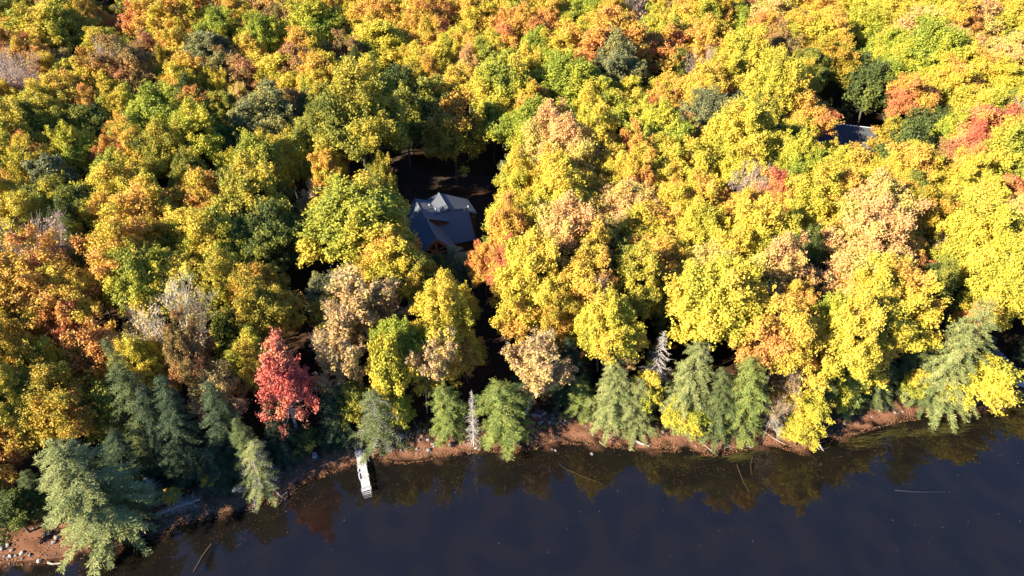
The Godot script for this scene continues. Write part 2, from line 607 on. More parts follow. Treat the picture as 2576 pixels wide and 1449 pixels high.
func grow_shapes() -> void:
	for k in 7:
		crowns.get_or_add("big", []).append(grow_broadleaf(4.4, 15.5, [0.40, 0.34, 0.38, 0.28, 0.36, 0.40, 0.32][k], 140, 33.0, 0.112, [0.5, 0.9, 0.7, 1.1, 0.6, 0.9, 0.8][k], [1.0, 0.6, 1.6, 1.0, 0.3, 1.3, 0.8][k]))
	for k in 3:
		crowns.get_or_add("small", []).append(grow_broadleaf(2.6, 9.0, 0.10, 84, 46.0, 0.105, 0.6, 1.0))
	for k in 2:
		crowns.get_or_add("tall", []).append(grow_broadleaf(2.5, 15.0, 0.22, 104, 56.0, 0.105, 0.5, 1.3))
	crowns.get_or_add("airy", []).append(grow_broadleaf(2.9, 12.0, 0.12, 120, 30.0, 0.095, 0.7, 3.9, 1.5))
	for k in 3:
		crowns.get_or_add("thin", []).append(grow_bare(14.0, 22, 0.15, 1.1, 1.0))
	for k in 3:
		crowns.get_or_add("bare", []).append(grow_bare(14.0, 4, 0.10, 1.0, 1.0))
	for k in 3:
		crowns.get_or_add("spruce", []).append(grow_conifer(15.0, 2.7, 1.0, 0.30, 0.8, 0.06, 0.08))
	for k in 3:
		crowns.get_or_add("hemlock", []).append(grow_conifer(14.0, 3.6, 1.1, 0.42, [0.45, 0.6, 0.5][k], 0.08, 0.12))
	for k in 2:
		crowns.get_or_add("cedar", []).append(grow_conifer(8.5, 2.4, 1.3, 0.2, 0.36, 0.05, 0.1))
	for k in 2:
		crowns.get_or_add("shabby", []).append(grow_conifer(13.0, 2.9, 1.0, 0.45, 0.55, 0.4, 0.15))
	for k in 2:
		crowns.get_or_add("snag", []).append(grow_snag(12.0, 2.4))
	bark["grey"] = flat(0.13, 0.11, 0.09, 0.95)
	bark["pale"] = flat(0.50, 0.46, 0.40, 0.9)
	bark["dead"] = flat(0.46, 0.42, 0.38, 0.95)
	bark["pink"] = flat(0.36, 0.29, 0.24, 0.95)
	bark["dark"] = flat(0.07, 0.055, 0.045, 0.95)

var trees := []      # every tree: {at, radius, height, hue, form, node}

# Points of the ground and roofs that show between the crowns in the photograph; no nearer crown may cover them.
const OPEN := [[1215, 540], [1205, 580], [1185, 618], [1060, 622], [1024, 522], [1038, 560], [1045, 590], [1030, 500], [1060, 482], [1110, 480], [1150, 490], [1200, 512], [1050, 540], [1100, 530], [1160, 540], [1190, 560], [1062, 580], [1095, 600], [1130, 590], [1165, 590], [1085, 622], [1110, 622],
	[1000, 400], [1010, 435], [1060, 430], [1130, 450], [1200, 455], [1245, 460], [1220, 480], [1000, 450], [2115, 300], [2150, 298], [2195, 332], [2120, 340], [2160, 350], [2190, 352], [2100, 320], [2180, 325], [2140, 365], [2115, 366],
	[1212, 800], [1235, 860], [1215, 930], [1200, 950], [765, 770], [775, 840], [300, 60], [325, 100], [1400, 1025], [1380, 1040], [1050, 1062], [1060, 1030], [820, 1150], [850, 1150], [2530, 915], [2545, 935], [2510, 895], [2560, 955], [2520, 930], [1640, 850]]
var open_depths := []

func room_for(at: Vector3, radius: float, height: float) -> float:
	if open_depths.is_empty():
		for q in OPEN:
			open_depths.append(depth_of(on_ground(q[0], q[1])))
	var k := 1.0
	var here := depth_of(at)
	while k > 0.55:
		var c := seen_at(at + Vector3(0, height * k * 0.62, 0))
		var unit := focal / depth_of(at + Vector3(0, height * k * 0.62, 0))
		var rx := radius * k * unit * 1.12
		var ry := (height * k * 0.38 * 0.85 + radius * k * 0.35) * unit
		var hit := false
		for q in OPEN.size():
			if here > open_depths[q] + 1.0:
				continue
			var dx: float = (OPEN[q][0] - c.x) / rx
			var dy: float = (OPEN[q][1] - c.y) / ry
			if dx * dx + dy * dy < 1.0:
				hit = true
				break
		if not hit:
			return k
		k -= 0.06
	return 0.0

func plant(at: Vector3, radius: float, height: float, hue: String, form: String, info := {}) -> void:
	if not info.has("sure"):
		var k := room_for(at, radius, height)
		if k == 0.0:
			return
		radius *= k
		height *= k
	var forms: Array = crowns[form]
	# each hue keeps to a few shapes, so that meshes are shared
	var pick := (hash(hue) + rng.randi_range(0, 2)) % forms.size()
	var shape: Array = forms[pick]
	var spec := {"maple": ["maple_tree", "maple"], "birch": ["birch_tree", "birch"], "aspen": ["aspen_tree", "aspen"], "oak": ["oak_tree", "oak"], "beech": ["beech_tree", "beech"], "hardwood": ["hardwood_tree", "hardwood"], "sapling": ["young_tree", "young tree"], "bare": ["bare_tree", "bare tree"],
		"spruce": ["spruce_tree", "spruce"], "hemlock": ["hemlock_tree", "hemlock"], "cedar": ["cedar_tree", "cedar"], "snag": ["dead_tree", "dead tree"], "shrub": ["shrub", "shrub"]}
	var kind: String = info.get("kind", {"og": "aspen", "br": "oak", "go": "beech", "p": "birch", "tan": "birch", "b": "bare", "lg": "hardwood", "g": "hardwood"}.get(hue, "maple"))  # lg and g crowns are green maples, held as a separate kind
	var node := thing(spec[kind][0], "", spec[kind][1], at)
	var b: Array = BUILT[form]
	node.rotation.y = rng.randf() * TAU
	node.scale = Vector3(radius / b[0], height / b[1], radius / b[0])
	if info.has("lean"):
		node.rotation.x = info.lean.x
		node.rotation.z = info.lean.y
	var wood := "grey"
	if form == "bare":
		height *= 1.12
		node.scale.y *= 1.12
	if form in ["thin"]:
		wood = "pale"
	if form == "bare":
		wood = "pink"
	if form == "snag":
		wood = "dead"
	if form in ["spruce", "hemlock", "cedar"]:
		wood = "dark"
	if form == "shabby":
		wood = "dead"
	part(node, "trunk", shape[1], bark[info.get("bark", wood)])
	if shape[0] != null:
		part(node, "crown", shape[0], leaf_material(hue))
	trees.append({"at": at, "radius": radius, "height": height, "hue": hue, "form": form, "kind": kind, "node": node, "label": info.get("label", "")})

# a broadleaf tree whose crown's middle shows at (u, v) with a half-width of r picture units
func crown_at(u: float, v: float, r: float, hue: String, form := "big", info := {}) -> void:
	var radius := 3.5
	var height := 14.0
	var at := Vector3.ZERO
	for k in 4:
		at = on_ground(u, v, height * 0.66)
		radius = clampf(r * depth_of(at) / focal * 1.27, 0.8, 8.5)
		height = 11.2 + 1.05 * radius if radius > 2.2 else 4.4 + 4.4 * radius
	height *= rnd(0.86, 1.12) * info.get("taller", 1.0)
	at = on_ground(u, v, height * 0.66)
	if inland(at.x, at.z) < 1.0:
		at.z = shore_z(at.x) - 1.5
	at.y = ground_y(at.x, at.z)
	if radius < 2.2 and form == "big":
		form = "small"
	plant(at, radius, height, hue, form, info)

# a tree whose foot stands at (bu, bv) and whose tip shows at height v = tv
func rooted(bu: float, bv: float, tv: float, half: float, hue: String, form: String, info := {}) -> void:
	var at := on_ground(bu, bv)
	at.y = ground_y(at.x, at.z)
	var lo := 0.5
	var hi := 30.0
	for k in 24:
		var h := (lo + hi) / 2.0
		if seen_at(at + Vector3(0, h, 0)).y > tv:
			lo = h
		else:
			hi = h
	plant(at, half * depth_of(at) / focal, lo, hue, form, info)

# The crowns, region by region of the photograph: middle x, middle y and half-width in an enlargement (three units to one picture unit), then the leaf colour.
const CROWNS := [
	[0, 0, [
		[60, 170, 130, "gy"], [210, 60, 90, "gy"], [380, 240, 190, "yg"], [480, 120, 90, "gy"], [120, 300, 110, "yo"], [620, 170, 90, "o"], [690, 110, 70, "gy"], [930, 90, 90, "gy"], [800, 170, 70, "or"], [40, 420, 110, "or"], [230, 500, 115, "o"], [100, 610, 150, "b"],
		[390, 580, 115, "o"], [800, 385, 120, "yg"], [950, 460, 80, "gy"], [1160, 190, 145, "or"], [1170, 50, 100, "y"], [1320, 170, 140, "yo"], [1130, 440, 90, "br"], [1420, 260, 120, "yo"], [1500, 110, 90, "or"], [1650, 80, 130, "b"], [1430, 40, 90, "y"],
		[1640, 260, 130, "lg"], [1380, 430, 125, "o"], [1600, 470, 150, "og"], [1210, 330, 90, "yg"], [1780, 150, 115, "yo"], [1950, 80, 100, "p"], [2150, 100, 95, "yo"], [2350, 70, 110, "o"], [1900, 240, 110, "yo"], [1990, 330, 115, "lg"], [2120, 210, 110, "br"],
		[2370, 270, 160, "lg"], [2510, 110, 90, "yo"], [2540, 250, 80, "g"], [2310, 430, 115, "yo"], [2010, 395, 80, "g"], [2530, 490, 90, "br"], [560, 620, 95, "yg"], [720, 660, 150, "yo"], [820, 530, 95, "b"], [1000, 600, 150, "br"], [1040, 510, 65, "y"],
		[1420, 650, 130, "yo"], [1210, 700, 115, "yg"], [1660, 700, 70, "y"], [1740, 570, 100, "br"], [1850, 640, 130, "br"], [1880, 480, 115, "o"], [2080, 600, 160, "y"], [2250, 560, 130, "br"], [2450, 640, 140, "yo"], [2160, 740, 110, "y"], [2400, 740, 100, "y"],
		[300, 680, 160, "b"], [60, 790, 120, "o"], [450, 800, 160, "o"], [850, 780, 115, "yg"], [990, 740, 80, "yg"], [300, 900, 150, "yo"], [700, 890, 90, "or"], [560, 890, 100, "o"], [940, 890, 120, "yg"], [1180, 920, 180, "lg"], [1450, 920, 120, "or"],
		[1510, 1090, 160, "lg"], [1700, 900, 120, "gy"], [2020, 910, 175, "og"], [1830, 810, 85, "p"], [2260, 880, 120, "br"], [2430, 860, 120, "gy"], [1430, 790, 95, "g"], [100, 960, 150, "yg"], [270, 1010, 120, "gy"], [420, 1020, 150, "gy"], [700, 1000, 150, "g"],
		[140, 1110, 150, "gy"], [430, 1150, 70, "lg"], [590, 1220, 115, "lg"], [210, 1250, 140, "or"], [60, 1290, 110, "yg"], [230, 1370, 130, "yo"], [400, 1360, 110, "og"], [900, 1400, 140, "yg"], [870, 1240, 90, "or"], [1080, 1180, 130, "o"], [1270, 1220, 140, "gy"],
		[960, 1080, 90, "o"], [1450, 1370, 100, "gy"], [1740, 1320, 75, "y"], [1960, 1300, 150, "yg"], [2200, 1250, 130, "yg"], [2480, 1340, 100, "yo"], [2530, 1210, 60, "r"], [2400, 1060, 150, "gy"], [1250, 560, 70, "go"], [1800, 1150, 120, "g"]]],
	[859, 0, [
		[100, 90, 115, "yo"], [280, 150, 130, "o"], [420, 60, 110, "p"], [520, 160, 100, "yg"], [600, 50, 100, "yo"], [660, 190, 140, "or"], [570, 300, 110, "or"], [820, 110, 115, "yo"], [960, 40, 130, "yg"], [1000, 190, 150, "yo"], [1170, 80, 90, "o"],
		[1270, 150, 130, "yg"], [1420, 60, 110, "yo"], [1570, 150, 140, "o"], [1660, 40, 100, "yg"], [1860, 100, 120, "lg"], [2030, 30, 100, "y"], [2200, 60, 100, "or"], [2060, 160, 100, "o"], [2250, 170, 130, "b"], [2400, 110, 80, "yg"], [2500, 60, 90, "br"],
		[2550, 210, 70, "p"], [270, 350, 190, "y"], [440, 380, 100, "lg"], [60, 470, 110, "br"], [640, 340, 115, "o"], [690, 520, 135, "y"], [530, 500, 75, "y"], [860, 410, 115, "y"], [980, 430, 110, "yo"], [1340, 280, 150, "or"], [1290, 400, 110, "yo"],
		[1470, 430, 105, "lg"], [1110, 450, 110, "yg"], [1700, 390, 155, "yo"], [1880, 290, 120, "yo"], [2050, 390, 200, "or"], [2400, 270, 140, "yg"], [2430, 430, 130, "or"], [2060, 550, 140, "og"], [960, 570, 100, "p"], [1170, 540, 80, "o"], [2520, 540, 90, "g"],
		[170, 740, 140, "yg", "big", 1.25], [30, 660, 100, "yo"], [120, 590, 80, "g"], [850, 720, 160, "o"], [1220, 690, 185, "yg"], [1390, 630, 110, "y"], [1680, 660, 200, "lg"], [1920, 770, 150, "yg"], [2140, 740, 105, "y"], [2440, 740, 115, "yo"], [2100, 900, 170, "yg"],
		[2420, 880, 95, "or"], [430, 700, 130, "g", "small"], [620, 820, 160, "g", "small"], [480, 880, 120, "g", "small"], [640, 640, 110, "go"], [130, 960, 200, "gy", "big", 1.3], [20, 1060, 110, "go"], [280, 1150, 130, "gy", "big", 1.3], [850, 980, 160, "go", "small"], [980, 1110, 200, "gy", "small"], [1150, 920, 110, "yg"],
		[1420, 870, 110, "o"], [1420, 1000, 170, "lg"], [1560, 1110, 140, "p"], [1690, 1000, 110, "lg"], [1850, 940, 120, "y"], [1350, 1290, 115, "og"], [1700, 1230, 160, "p"], [1900, 1120, 150, "yo"], [2400, 1070, 175, "lg"], [2430, 1250, 150, "yg"], [2030, 1310, 160, "y"],
		[2230, 1230, 110, "or"], [2470, 1400, 130, "y"], [2200, 1370, 120, "o"], [1600, 1390, 150, "yo"], [1330, 1420, 120, "y"]]],
	[1718, 0, [
		[150, 80, 160, "yo"], [310, 60, 110, "y"], [480, 50, 100, "p"], [640, 60, 95, "yg"], [480, 130, 70, "br"], [750, 110, 115, "y"], [430, 230, 125, "lg"], [150, 210, 110, "yg"], [690, 190, 150, "p"], [900, 60, 115, "yo"], [1070, 110, 140, "yo"], [1340, 90, 140, "y"],
		[1560, 60, 115, "y"], [1740, 70, 130, "yo"], [1880, 130, 100, "y"], [2000, 40, 95, "br"], [2160, 70, 110, "y"], [2290, 50, 85, "r"], [2490, 60, 120, "yg"], [2330, 160, 90, "o"], [190, 400, 150, "o"], [60, 320, 100, "yo"], [300, 520, 120, "yg"], [470, 460, 150, "y"],
		[620, 300, 120, "or"], [800, 290, 115, "yo"], [1050, 280, 160, "yo"], [1370, 270, 150, "lg"], [1540, 210, 130, "y"], [1790, 270, 190, "p"], [2000, 190, 130, "o"], [2210, 220, 140, "p"], [2460, 230, 125, "y"], [1560, 420, 140, "lg"], [1840, 430, 190, "lg"],
		[1630, 570, 170, "lg"], [2080, 440, 125, "yg"], [2440, 450, 150, "p"], [740, 450, 130, "br"], [1080, 500, 150, "go"], [940, 560, 110, "g"], [1300, 540, 130, "g", "small"], [1420, 650, 120, "g", "small"], [1230, 740, 140, "g", "small"], [320, 630, 150, "y"], [150, 570, 90, "b"],
		[130, 730, 150, "o"], [680, 690, 150, "y", "big", 1.2], [860, 720, 90, "yo"], [890, 890, 165, "or"], [1690, 770, 140, "or"], [1990, 650, 160, "yo"], [2200, 580, 140, "yo"], [1950, 770, 115, "yg"], [2410, 650, 140, "y"], [2250, 850, 160, "yg"], [2490, 920, 110, "b"],
		[190, 910, 170, "og"], [400, 840, 130, "og"], [430, 1090, 190, "y", "big", 1.1], [820, 1090, 140, "y"], [620, 880, 110, "gy"], [690, 1180, 120, "g"], [60, 1130, 110, "br"], [1640, 950, 160, "go", "small"], [1830, 1000, 150, "g", "small"], [1700, 1120, 130, "g", "small"], [2050, 1060, 115, "lg"],
		[2280, 1080, 210, "r"], [2460, 1230, 190, "yg"], [2140, 1230, 100, "r"], [1340, 1240, 220, "yo"], [1700, 1330, 170, "yo"], [1960, 1290, 115, "br"], [90, 1330, 150, "yo"], [420, 1340, 140, "y"], [830, 1310, 120, "lg"], [1120, 1360, 160, "y"], [2100, 1380, 125, "yo"], [1540, 1400, 110, "o"]]],
	[0, 483, [
		[90, 100, 130, "yo"], [70, 320, 170, "y"], [250, 260, 115, "yg"], [420, 130, 150, "gy"], [600, 190, 130, "g"], [540, 350, 100, "g"], [900, 90, 180, "y"], [800, 240, 130, "yo"], [1100, 230, 210, "yo"], [1540, 130, 150, "o"], [1390, 360, 190, "y"], [1610, 420, 170, "yg"],
		[950, 550, 180, "o"], [380, 510, 230, "b"], [270, 760, 260, "or"], [520, 830, 180, "o"], [560, 1010, 100, "r"], [830, 740, 130, "go"], [1080, 700, 180, "yg"], [1380, 720, 210, "yg"], [1720, 760, 140, "gy"], [1960, 760, 150, "go"], [2000, 960, 180, "go"],
		[2430, 680, 160, "og"], [1930, 120, 190, "gy"], [1800, 350, 150, "g"], [2060, 370, 180, "g"], [1950, 480, 150, "g"], [130, 1060, 170, "go"], [90, 1290, 150, "go"], [400, 1300, 90, "y"], [390, 1430, 100, "y"], [1060, 1340, 140, "y"], [1220, 1280, 80, "yg"],
		[1430, 1290, 110, "br"], [1890, 1290, 130, "yg"], [1150, 480, 130, "go"], [1690, 560, 130, "gy"], [680, 600, 120, "g"]]],
	[859, 483, [
		[330, 430, 250, "yo"], [500, 330, 100, "or"], [560, 600, 150, "gy"], [1310, 140, 220, "y"], [1640, 130, 180, "y"], [1860, 90, 130, "o"], [1420, 300, 160, "yo"], [1090, 400, 165, "or"], [1270, 400, 130, "or"], [1700, 430, 190, "p"], [1860, 560, 150, "o"],
		[1130, 660, 150, "or"], [880, 740, 180, "y"], [1450, 700, 190, "y"], [1400, 900, 170, "yo"], [1800, 740, 180, "o"], [1640, 1010, 130, "go"], [1980, 900, 160, "tan"], [2010, 1080, 170, "y"], [2150, 170, 170, "p"], [2050, 370, 100, "b"], [2350, 340, 220, "yo"],
		[2490, 150, 150, "yo"], [2390, 560, 190, "yo"], [2230, 740, 170, "gy"], [2400, 820, 150, "lg"], [230, 900, 230, "tan"], [450, 830, 180, "tan"], [100, 1100, 200, "tan"], [430, 1200, 150, "lg"], [780, 950, 150, "y"], [930, 1060, 190, "yo"], [960, 1270, 190, "yo"],
		[680, 1240, 160, "tan"], [1030, 930, 120, "gy"], [1400, 1230, 220, "tan"], [1280, 640, 110, "r"]]],
	[1718, 483, [
		[100, 120, 150, "yo"], [130, 370, 160, "y"], [440, 90, 130, "b"], [430, 230, 120, "o"], [700, 100, 150, "r"], [740, 230, 120, "or"], [950, 190, 210, "yo"], [1180, 70, 150, "yo"], [1430, 200, 190, "p"], [1610, 140, 140, "yo"], [1760, 230, 170, "go"], [1700, 50, 100, "g"],
		[2010, 60, 140, "yo"], [2190, 170, 220, "y"], [2450, 80, 140, "r"], [2510, 280, 130, "p"], [2250, 400, 210, "y"], [2010, 540, 150, "yg"], [2140, 640, 130, "lg"], [2430, 690, 200, "y"], [2490, 940, 170, "lg"], [2280, 880, 140, "yg"], [540, 400, 200, "y"],
		[350, 590, 160, "y"], [190, 620, 190, "p"], [260, 870, 270, "y"], [690, 700, 160, "p"], [790, 930, 130, "o"], [720, 1170, 190, "o"], [870, 590, 115, "g"], [1400, 440, 220, "p"], [1610, 520, 170, "or"], [1340, 720, 250, "p"], [1570, 830, 230, "yo"],
		[1450, 1020, 210, "yo"], [1240, 1170, 180, "y"], [1090, 1030, 115, "lg"], [1850, 510, 110, "b"], [1890, 760, 100, "g"]]],
	[0, 966, [
		[90, 170, 170, "gy"], [390, 200, 220, "go"], [250, 60, 110, "go"]]],
]

# Trees whose feet can be found: foot x, foot y, tip y, half-width (picture units), leaf colour, form
const ROOTED := [
	[400, 1165, 850, 62, "c", "spruce"], [290, 1335, 1105, 118, "cp", "hemlock"], [505, 1185, 945, 62, "cd", "spruce"], [592, 1180, 960, 62, "cd", "spruce"], [640, 1205, 1050, 55, "c", "spruce"], [445, 1180, 965, 58, "cd", "hemlock"],
	[665, 1235, 1110, 52, "cp", "shabby"], [850, 1110, 985, 52, "cd", "hemlock"], [955, 1120, 972, 66, "c", "shabby"], [1128, 1090, 968, 50, "ced", "cedar"], [1262, 1100, 962, 72, "ced", "cedar"], [1192, 1122, 980, 26, "dead", "snag"],
	[1425, 1000, 850, 62, "cd", "hemlock"], [1530, 1055, 890, 68, "cp", "hemlock"], [1592, 1065, 955, 62, "cp", "hemlock"], [1640, 1005, 830, 52, "dead", "snag"], [1725, 1065, 868, 66, "cp", "hemlock"], [1785, 1085, 925, 58, "c", "hemlock"],
	[1852, 1088, 900, 56, "ced", "cedar"], [2032, 870, 690, 40, "cd", "spruce"], [2032, 985, 830, 46, "c", "spruce"], [2034, 1040, 890, 50, "c", "hemlock"], [2110, 1022, 905, 52, "ced", "cedar"], [2190, 1005, 890, 50, "c", "hemlock"],
	[2250, 985, 840, 48, "c", "spruce"], [2352, 1010, 750, 82, "cp", "hemlock"], [2310, 1002, 890, 58, "c", "hemlock"], [2440, 965, 850, 46, "cd", "spruce"], [2572, 902, 835, 34, "cd", "spruce"], [1152, 702, 612, 48, "cp", "shabby"],
	[958, 800, 695, 32, "c", "hemlock"], [350, 1230, 1080, 60, "cd", "hemlock"], [715, 1150, 1010, 50, "cd", "hemlock"], [560, 1225, 1120, 48, "cd", "hemlock"], [1330, 985, 880, 45, "cd", "hemlock"],
	[757, 1118, 852, 64, "red", "airy"], [895, 535, 0, 0, "", ""],
	[1958, 1055, 966, 30, "yo", "small"], [2015, 1092, 985, 42, "y", "small"], [2000, 1120, 1060, 36, "y", "small"], [2442, 1030, 905, 72, "y", "small"], [2345, 1018, 985, 24, "yg", "small"], [1735, 1100, 1030, 38, "yg", "small"], [1920, 1100, 1000, 34, "tan", "bare"],
	[1075, 1040, 905, 42, "tan", "thin"], [1330, 1000, 815, 64, "tan", "thin"], [1612, 1052, 940, 40, "yg", "small"], [1692, 1088, 1005, 30, "y", "small"], [1955, 1060, 930, 38, "tan", "bare"], [2085, 1032, 930, 38, "yg", "small"],
	[2150, 1002, 880, 48, "y", "small"], [2275, 1012, 935, 30, "yg", "small"], [905, 1090, 960, 42, "gy", "small"], [868, 1045, 905, 52, "tan", "thin"], [1008, 1088, 985, 38, "lg", "small"], [1560, 985, 870, 46, "tan", "thin"], [1455, 1040, 950, 40, "ced", "cedar"],
	[75, 1338, 1245, 54, "g", "small"], [15, 1320, 1215, 42, "ced", "cedar"], [32, 1268, 1108, 60, "or", "small"], [130, 1290, 1180, 45, "c", "hemlock"],
	[540, 1225, 1170, 24, "yo", "small"], [440, 1262, 1235, 20, "yo", "small"], [780, 1140, 1080, 34, "g", "small"],
]

func build_trees() -> void:
	for region in CROWNS:
		for c in region[2]:
			var form := "big"
			if c[3] == "b":
				form = "bare"
			elif c[3] in ["tan"]:
				form = "thin"
			elif c[3] == "og":
				form = "tall" if c[2] < 140 else "big"
			if c.size() > 4:
				form = c[4]
			crown_at(region[0] + c[0] / 3.0, region[1] + c[1] / 3.0, c[2] / 3.0, c[3], form, {"taller": c[5]} if c.size() > 5 else {})
	crown_at(888, 530, 126, "yg", "big", {"label": "large broad yellow-green maple standing at the edge of the lodge driveway"})
	for c in [[880, 905, 48, "tan"], [975, 925, 42, "y"], [1065, 945, 42, "tan"], [1105, 880, 50, "yo"], [845, 830, 40, "tan"]]:
		crown_at(c[0], c[1], c[2], c[3], "thin" if c[3] == "tan" else "small")
	crown_at(432, 815, 84, "tan", "bare", {"bark": "pale", "label": "pale grey bare-limbed tree with twisted branches among yellow-green maples"})
	for r in ROOTED:
		if r[5] == "":
			continue
		var kind: String = {"spruce": "spruce", "hemlock": "hemlock", "cedar": "cedar", "shabby": "hemlock", "snag": "snag", "small": "shrub", "bare": "bare", "tall": "maple", "airy": "maple", "thin": "birch"}[r[5]]
		rooted(r[0], r[1], r[2], r[3], r[4], r[5], {"kind": kind, "sure": true} if r[5] != "airy" else {"kind": kind, "sure": true, "bark": "pale", "label": "bright red open-branched maple standing alone above the dark shore"})

# ------------------------------------------------------------------ filling: young trees under the canopy, woods round the frame
const CLEAR := [
	[[975, 300], [1012, 300], [1062, 392], [1290, 430], [1250, 520], [1215, 610], [1110, 690], [1005, 640], [965, 480]],
	[[2060, 240], [2200, 200], [2240, 290], [2300, 380], [2200, 425], [2060, 400]],
	[[250, 25], [350, -20], [345, 130], [290, 160], [210, 80]],
	[[1205, 770], [1290, 780], [1235, 990], [1150, 1000]],
	[[1000, 1000], [1090, 1000], [1090, 1100], [1000, 1120]],
	[[1330, 980], [1480, 960], [1480, 1080], [1330, 1080]],
	[[2480, 860], [2577, 860], [2600, 960], [2490, 960]],
	[[780, 1110], [900, 1090], [920, 1150], [780, 1190]],
]

func build_filling() -> void:
	var clear := []
	for poly in CLEAR:
		var w := PackedVector2Array()
		for p in poly:
			var q := on_ground(p[0], p[1])
			w.append(Vector2(q.x, q.z))
		clear.append(w)
	var hand := trees.size()
	var woods := {"yo": [], "yg": [], "y": [], "gy": []}
	var keys := ["yo", "yg", "tan", "gy", "gy", "g", "go", "yg", "o"]
	var zz := -30.0
	while zz > -285.0:
		var xx := -170.0
		while xx < 170.0:
			var p := Vector3(xx + rnd(-2.2, 2.2), 0, zz + rnd(-2.2, 2.2))
			xx += 5.2
			if inland(p.x, p.z) < 5.0:
				continue
			p.y = ground_y(p.x, p.z)
			var s := seen_at(p + Vector3(0, 8, 0))
			var inside := s.x > -30 and s.x < 2606 and s.y > -40 and s.y < 1480
			if absf(p.x) > 0.74 * -p.z + 34.0:
				continue
			var blocked := false
			for w in clear:
				if Geometry2D.is_point_in_polygon(Vector2(p.x, p.z), w):
					blocked = true
			if blocked:
				continue
			var room := 99.0
			for t in trees:
				room = minf(room, Vector2(t.at.x - p.x, t.at.z - p.z).length() - t.radius * 0.85)
			if inside:
				var near_shore := inland(p.x, p.z) < 30.0
				if room < (0.9 if near_shore else 2.3):
					continue
				var r := clampf(room + 0.6, 2.0, 3.1) if not near_shore else clampf(room + 1.0, 2.0, 3.4)
				var hue: String = keys[rng.randi_range(0, 8)]
				if near_shore and rng.randf() < 0.22:
					plant(p, r * 0.9, 7.0 + rnd(0, 4.0), ["cd", "c"][rng.randi_range(0, 1)], "hemlock", {"kind": "hemlock"})
				else:
					plant(p, r, 5.0 + r * 2.1 + rnd(0, 1.5), hue, "small", {"kind": "sapling"})
			else:
				if room < 2.5:
					continue
				var k: String = woods.keys()[rng.randi_range(0, 3)]
				var near := false
				for q in woods:
					for o in woods[q]:
						if o.distance_to(p) < 6.0:
							near = true
				if not near:
					woods[k].append(p)
		zz -= 5.2
	print("young trees ", trees.size() - hand)
	var n := 0
	for k in woods:
		var shape: Array = crowns["big"][n % 7]
		n += 1
		var both := ArrayMesh.new()
		both.add_surface_from_arrays(Mesh.PRIMITIVE_TRIANGLES, shape[0].surface_get_arrays(0))
		both.add_surface_from_arrays(Mesh.PRIMITIVE_TRIANGLES, shape[1].surface_get_arrays(0))
		both.surface_set_material(0, leaf_material(k))
		both.surface_set_material(1, bark["grey"])
		var mm := MultiMesh.new()
		mm.transform_format = MultiMesh.TRANSFORM_3D
		mm.mesh = both
		mm.instance_count = woods[k].size()
		for q in woods[k].size():
			var f := rnd(0.75, 1.1)
			mm.set_instance_transform(q, Transform3D(Basis(Vector3.UP, rnd(0, TAU)).scaled(Vector3(f, f * rnd(0.9, 1.1), f)), woods[k][q]))
		var o := MultiMeshInstance3D.new()
		o.name = numbered("surrounding_woods")
		o.multimesh = mm
		add_child(o)
		o.set_meta("kind", "stuff")
		o.set_meta("label", {"yo": "golden", "yg": "yellow-green", "y": "yellow", "gy": "half-green"}[k] + " mass of woods closing in round the far edges")
		o.set_meta("category", "woods")

# ------------------------------------------------------------------ the lodge
func house_frame(o: Node3D, u: Vector3, f: Vector3) -> Callable:
	return func(a: float, y: float, b: float) -> Vector3: return u * a + f * b + Vector3(0, y, 0)

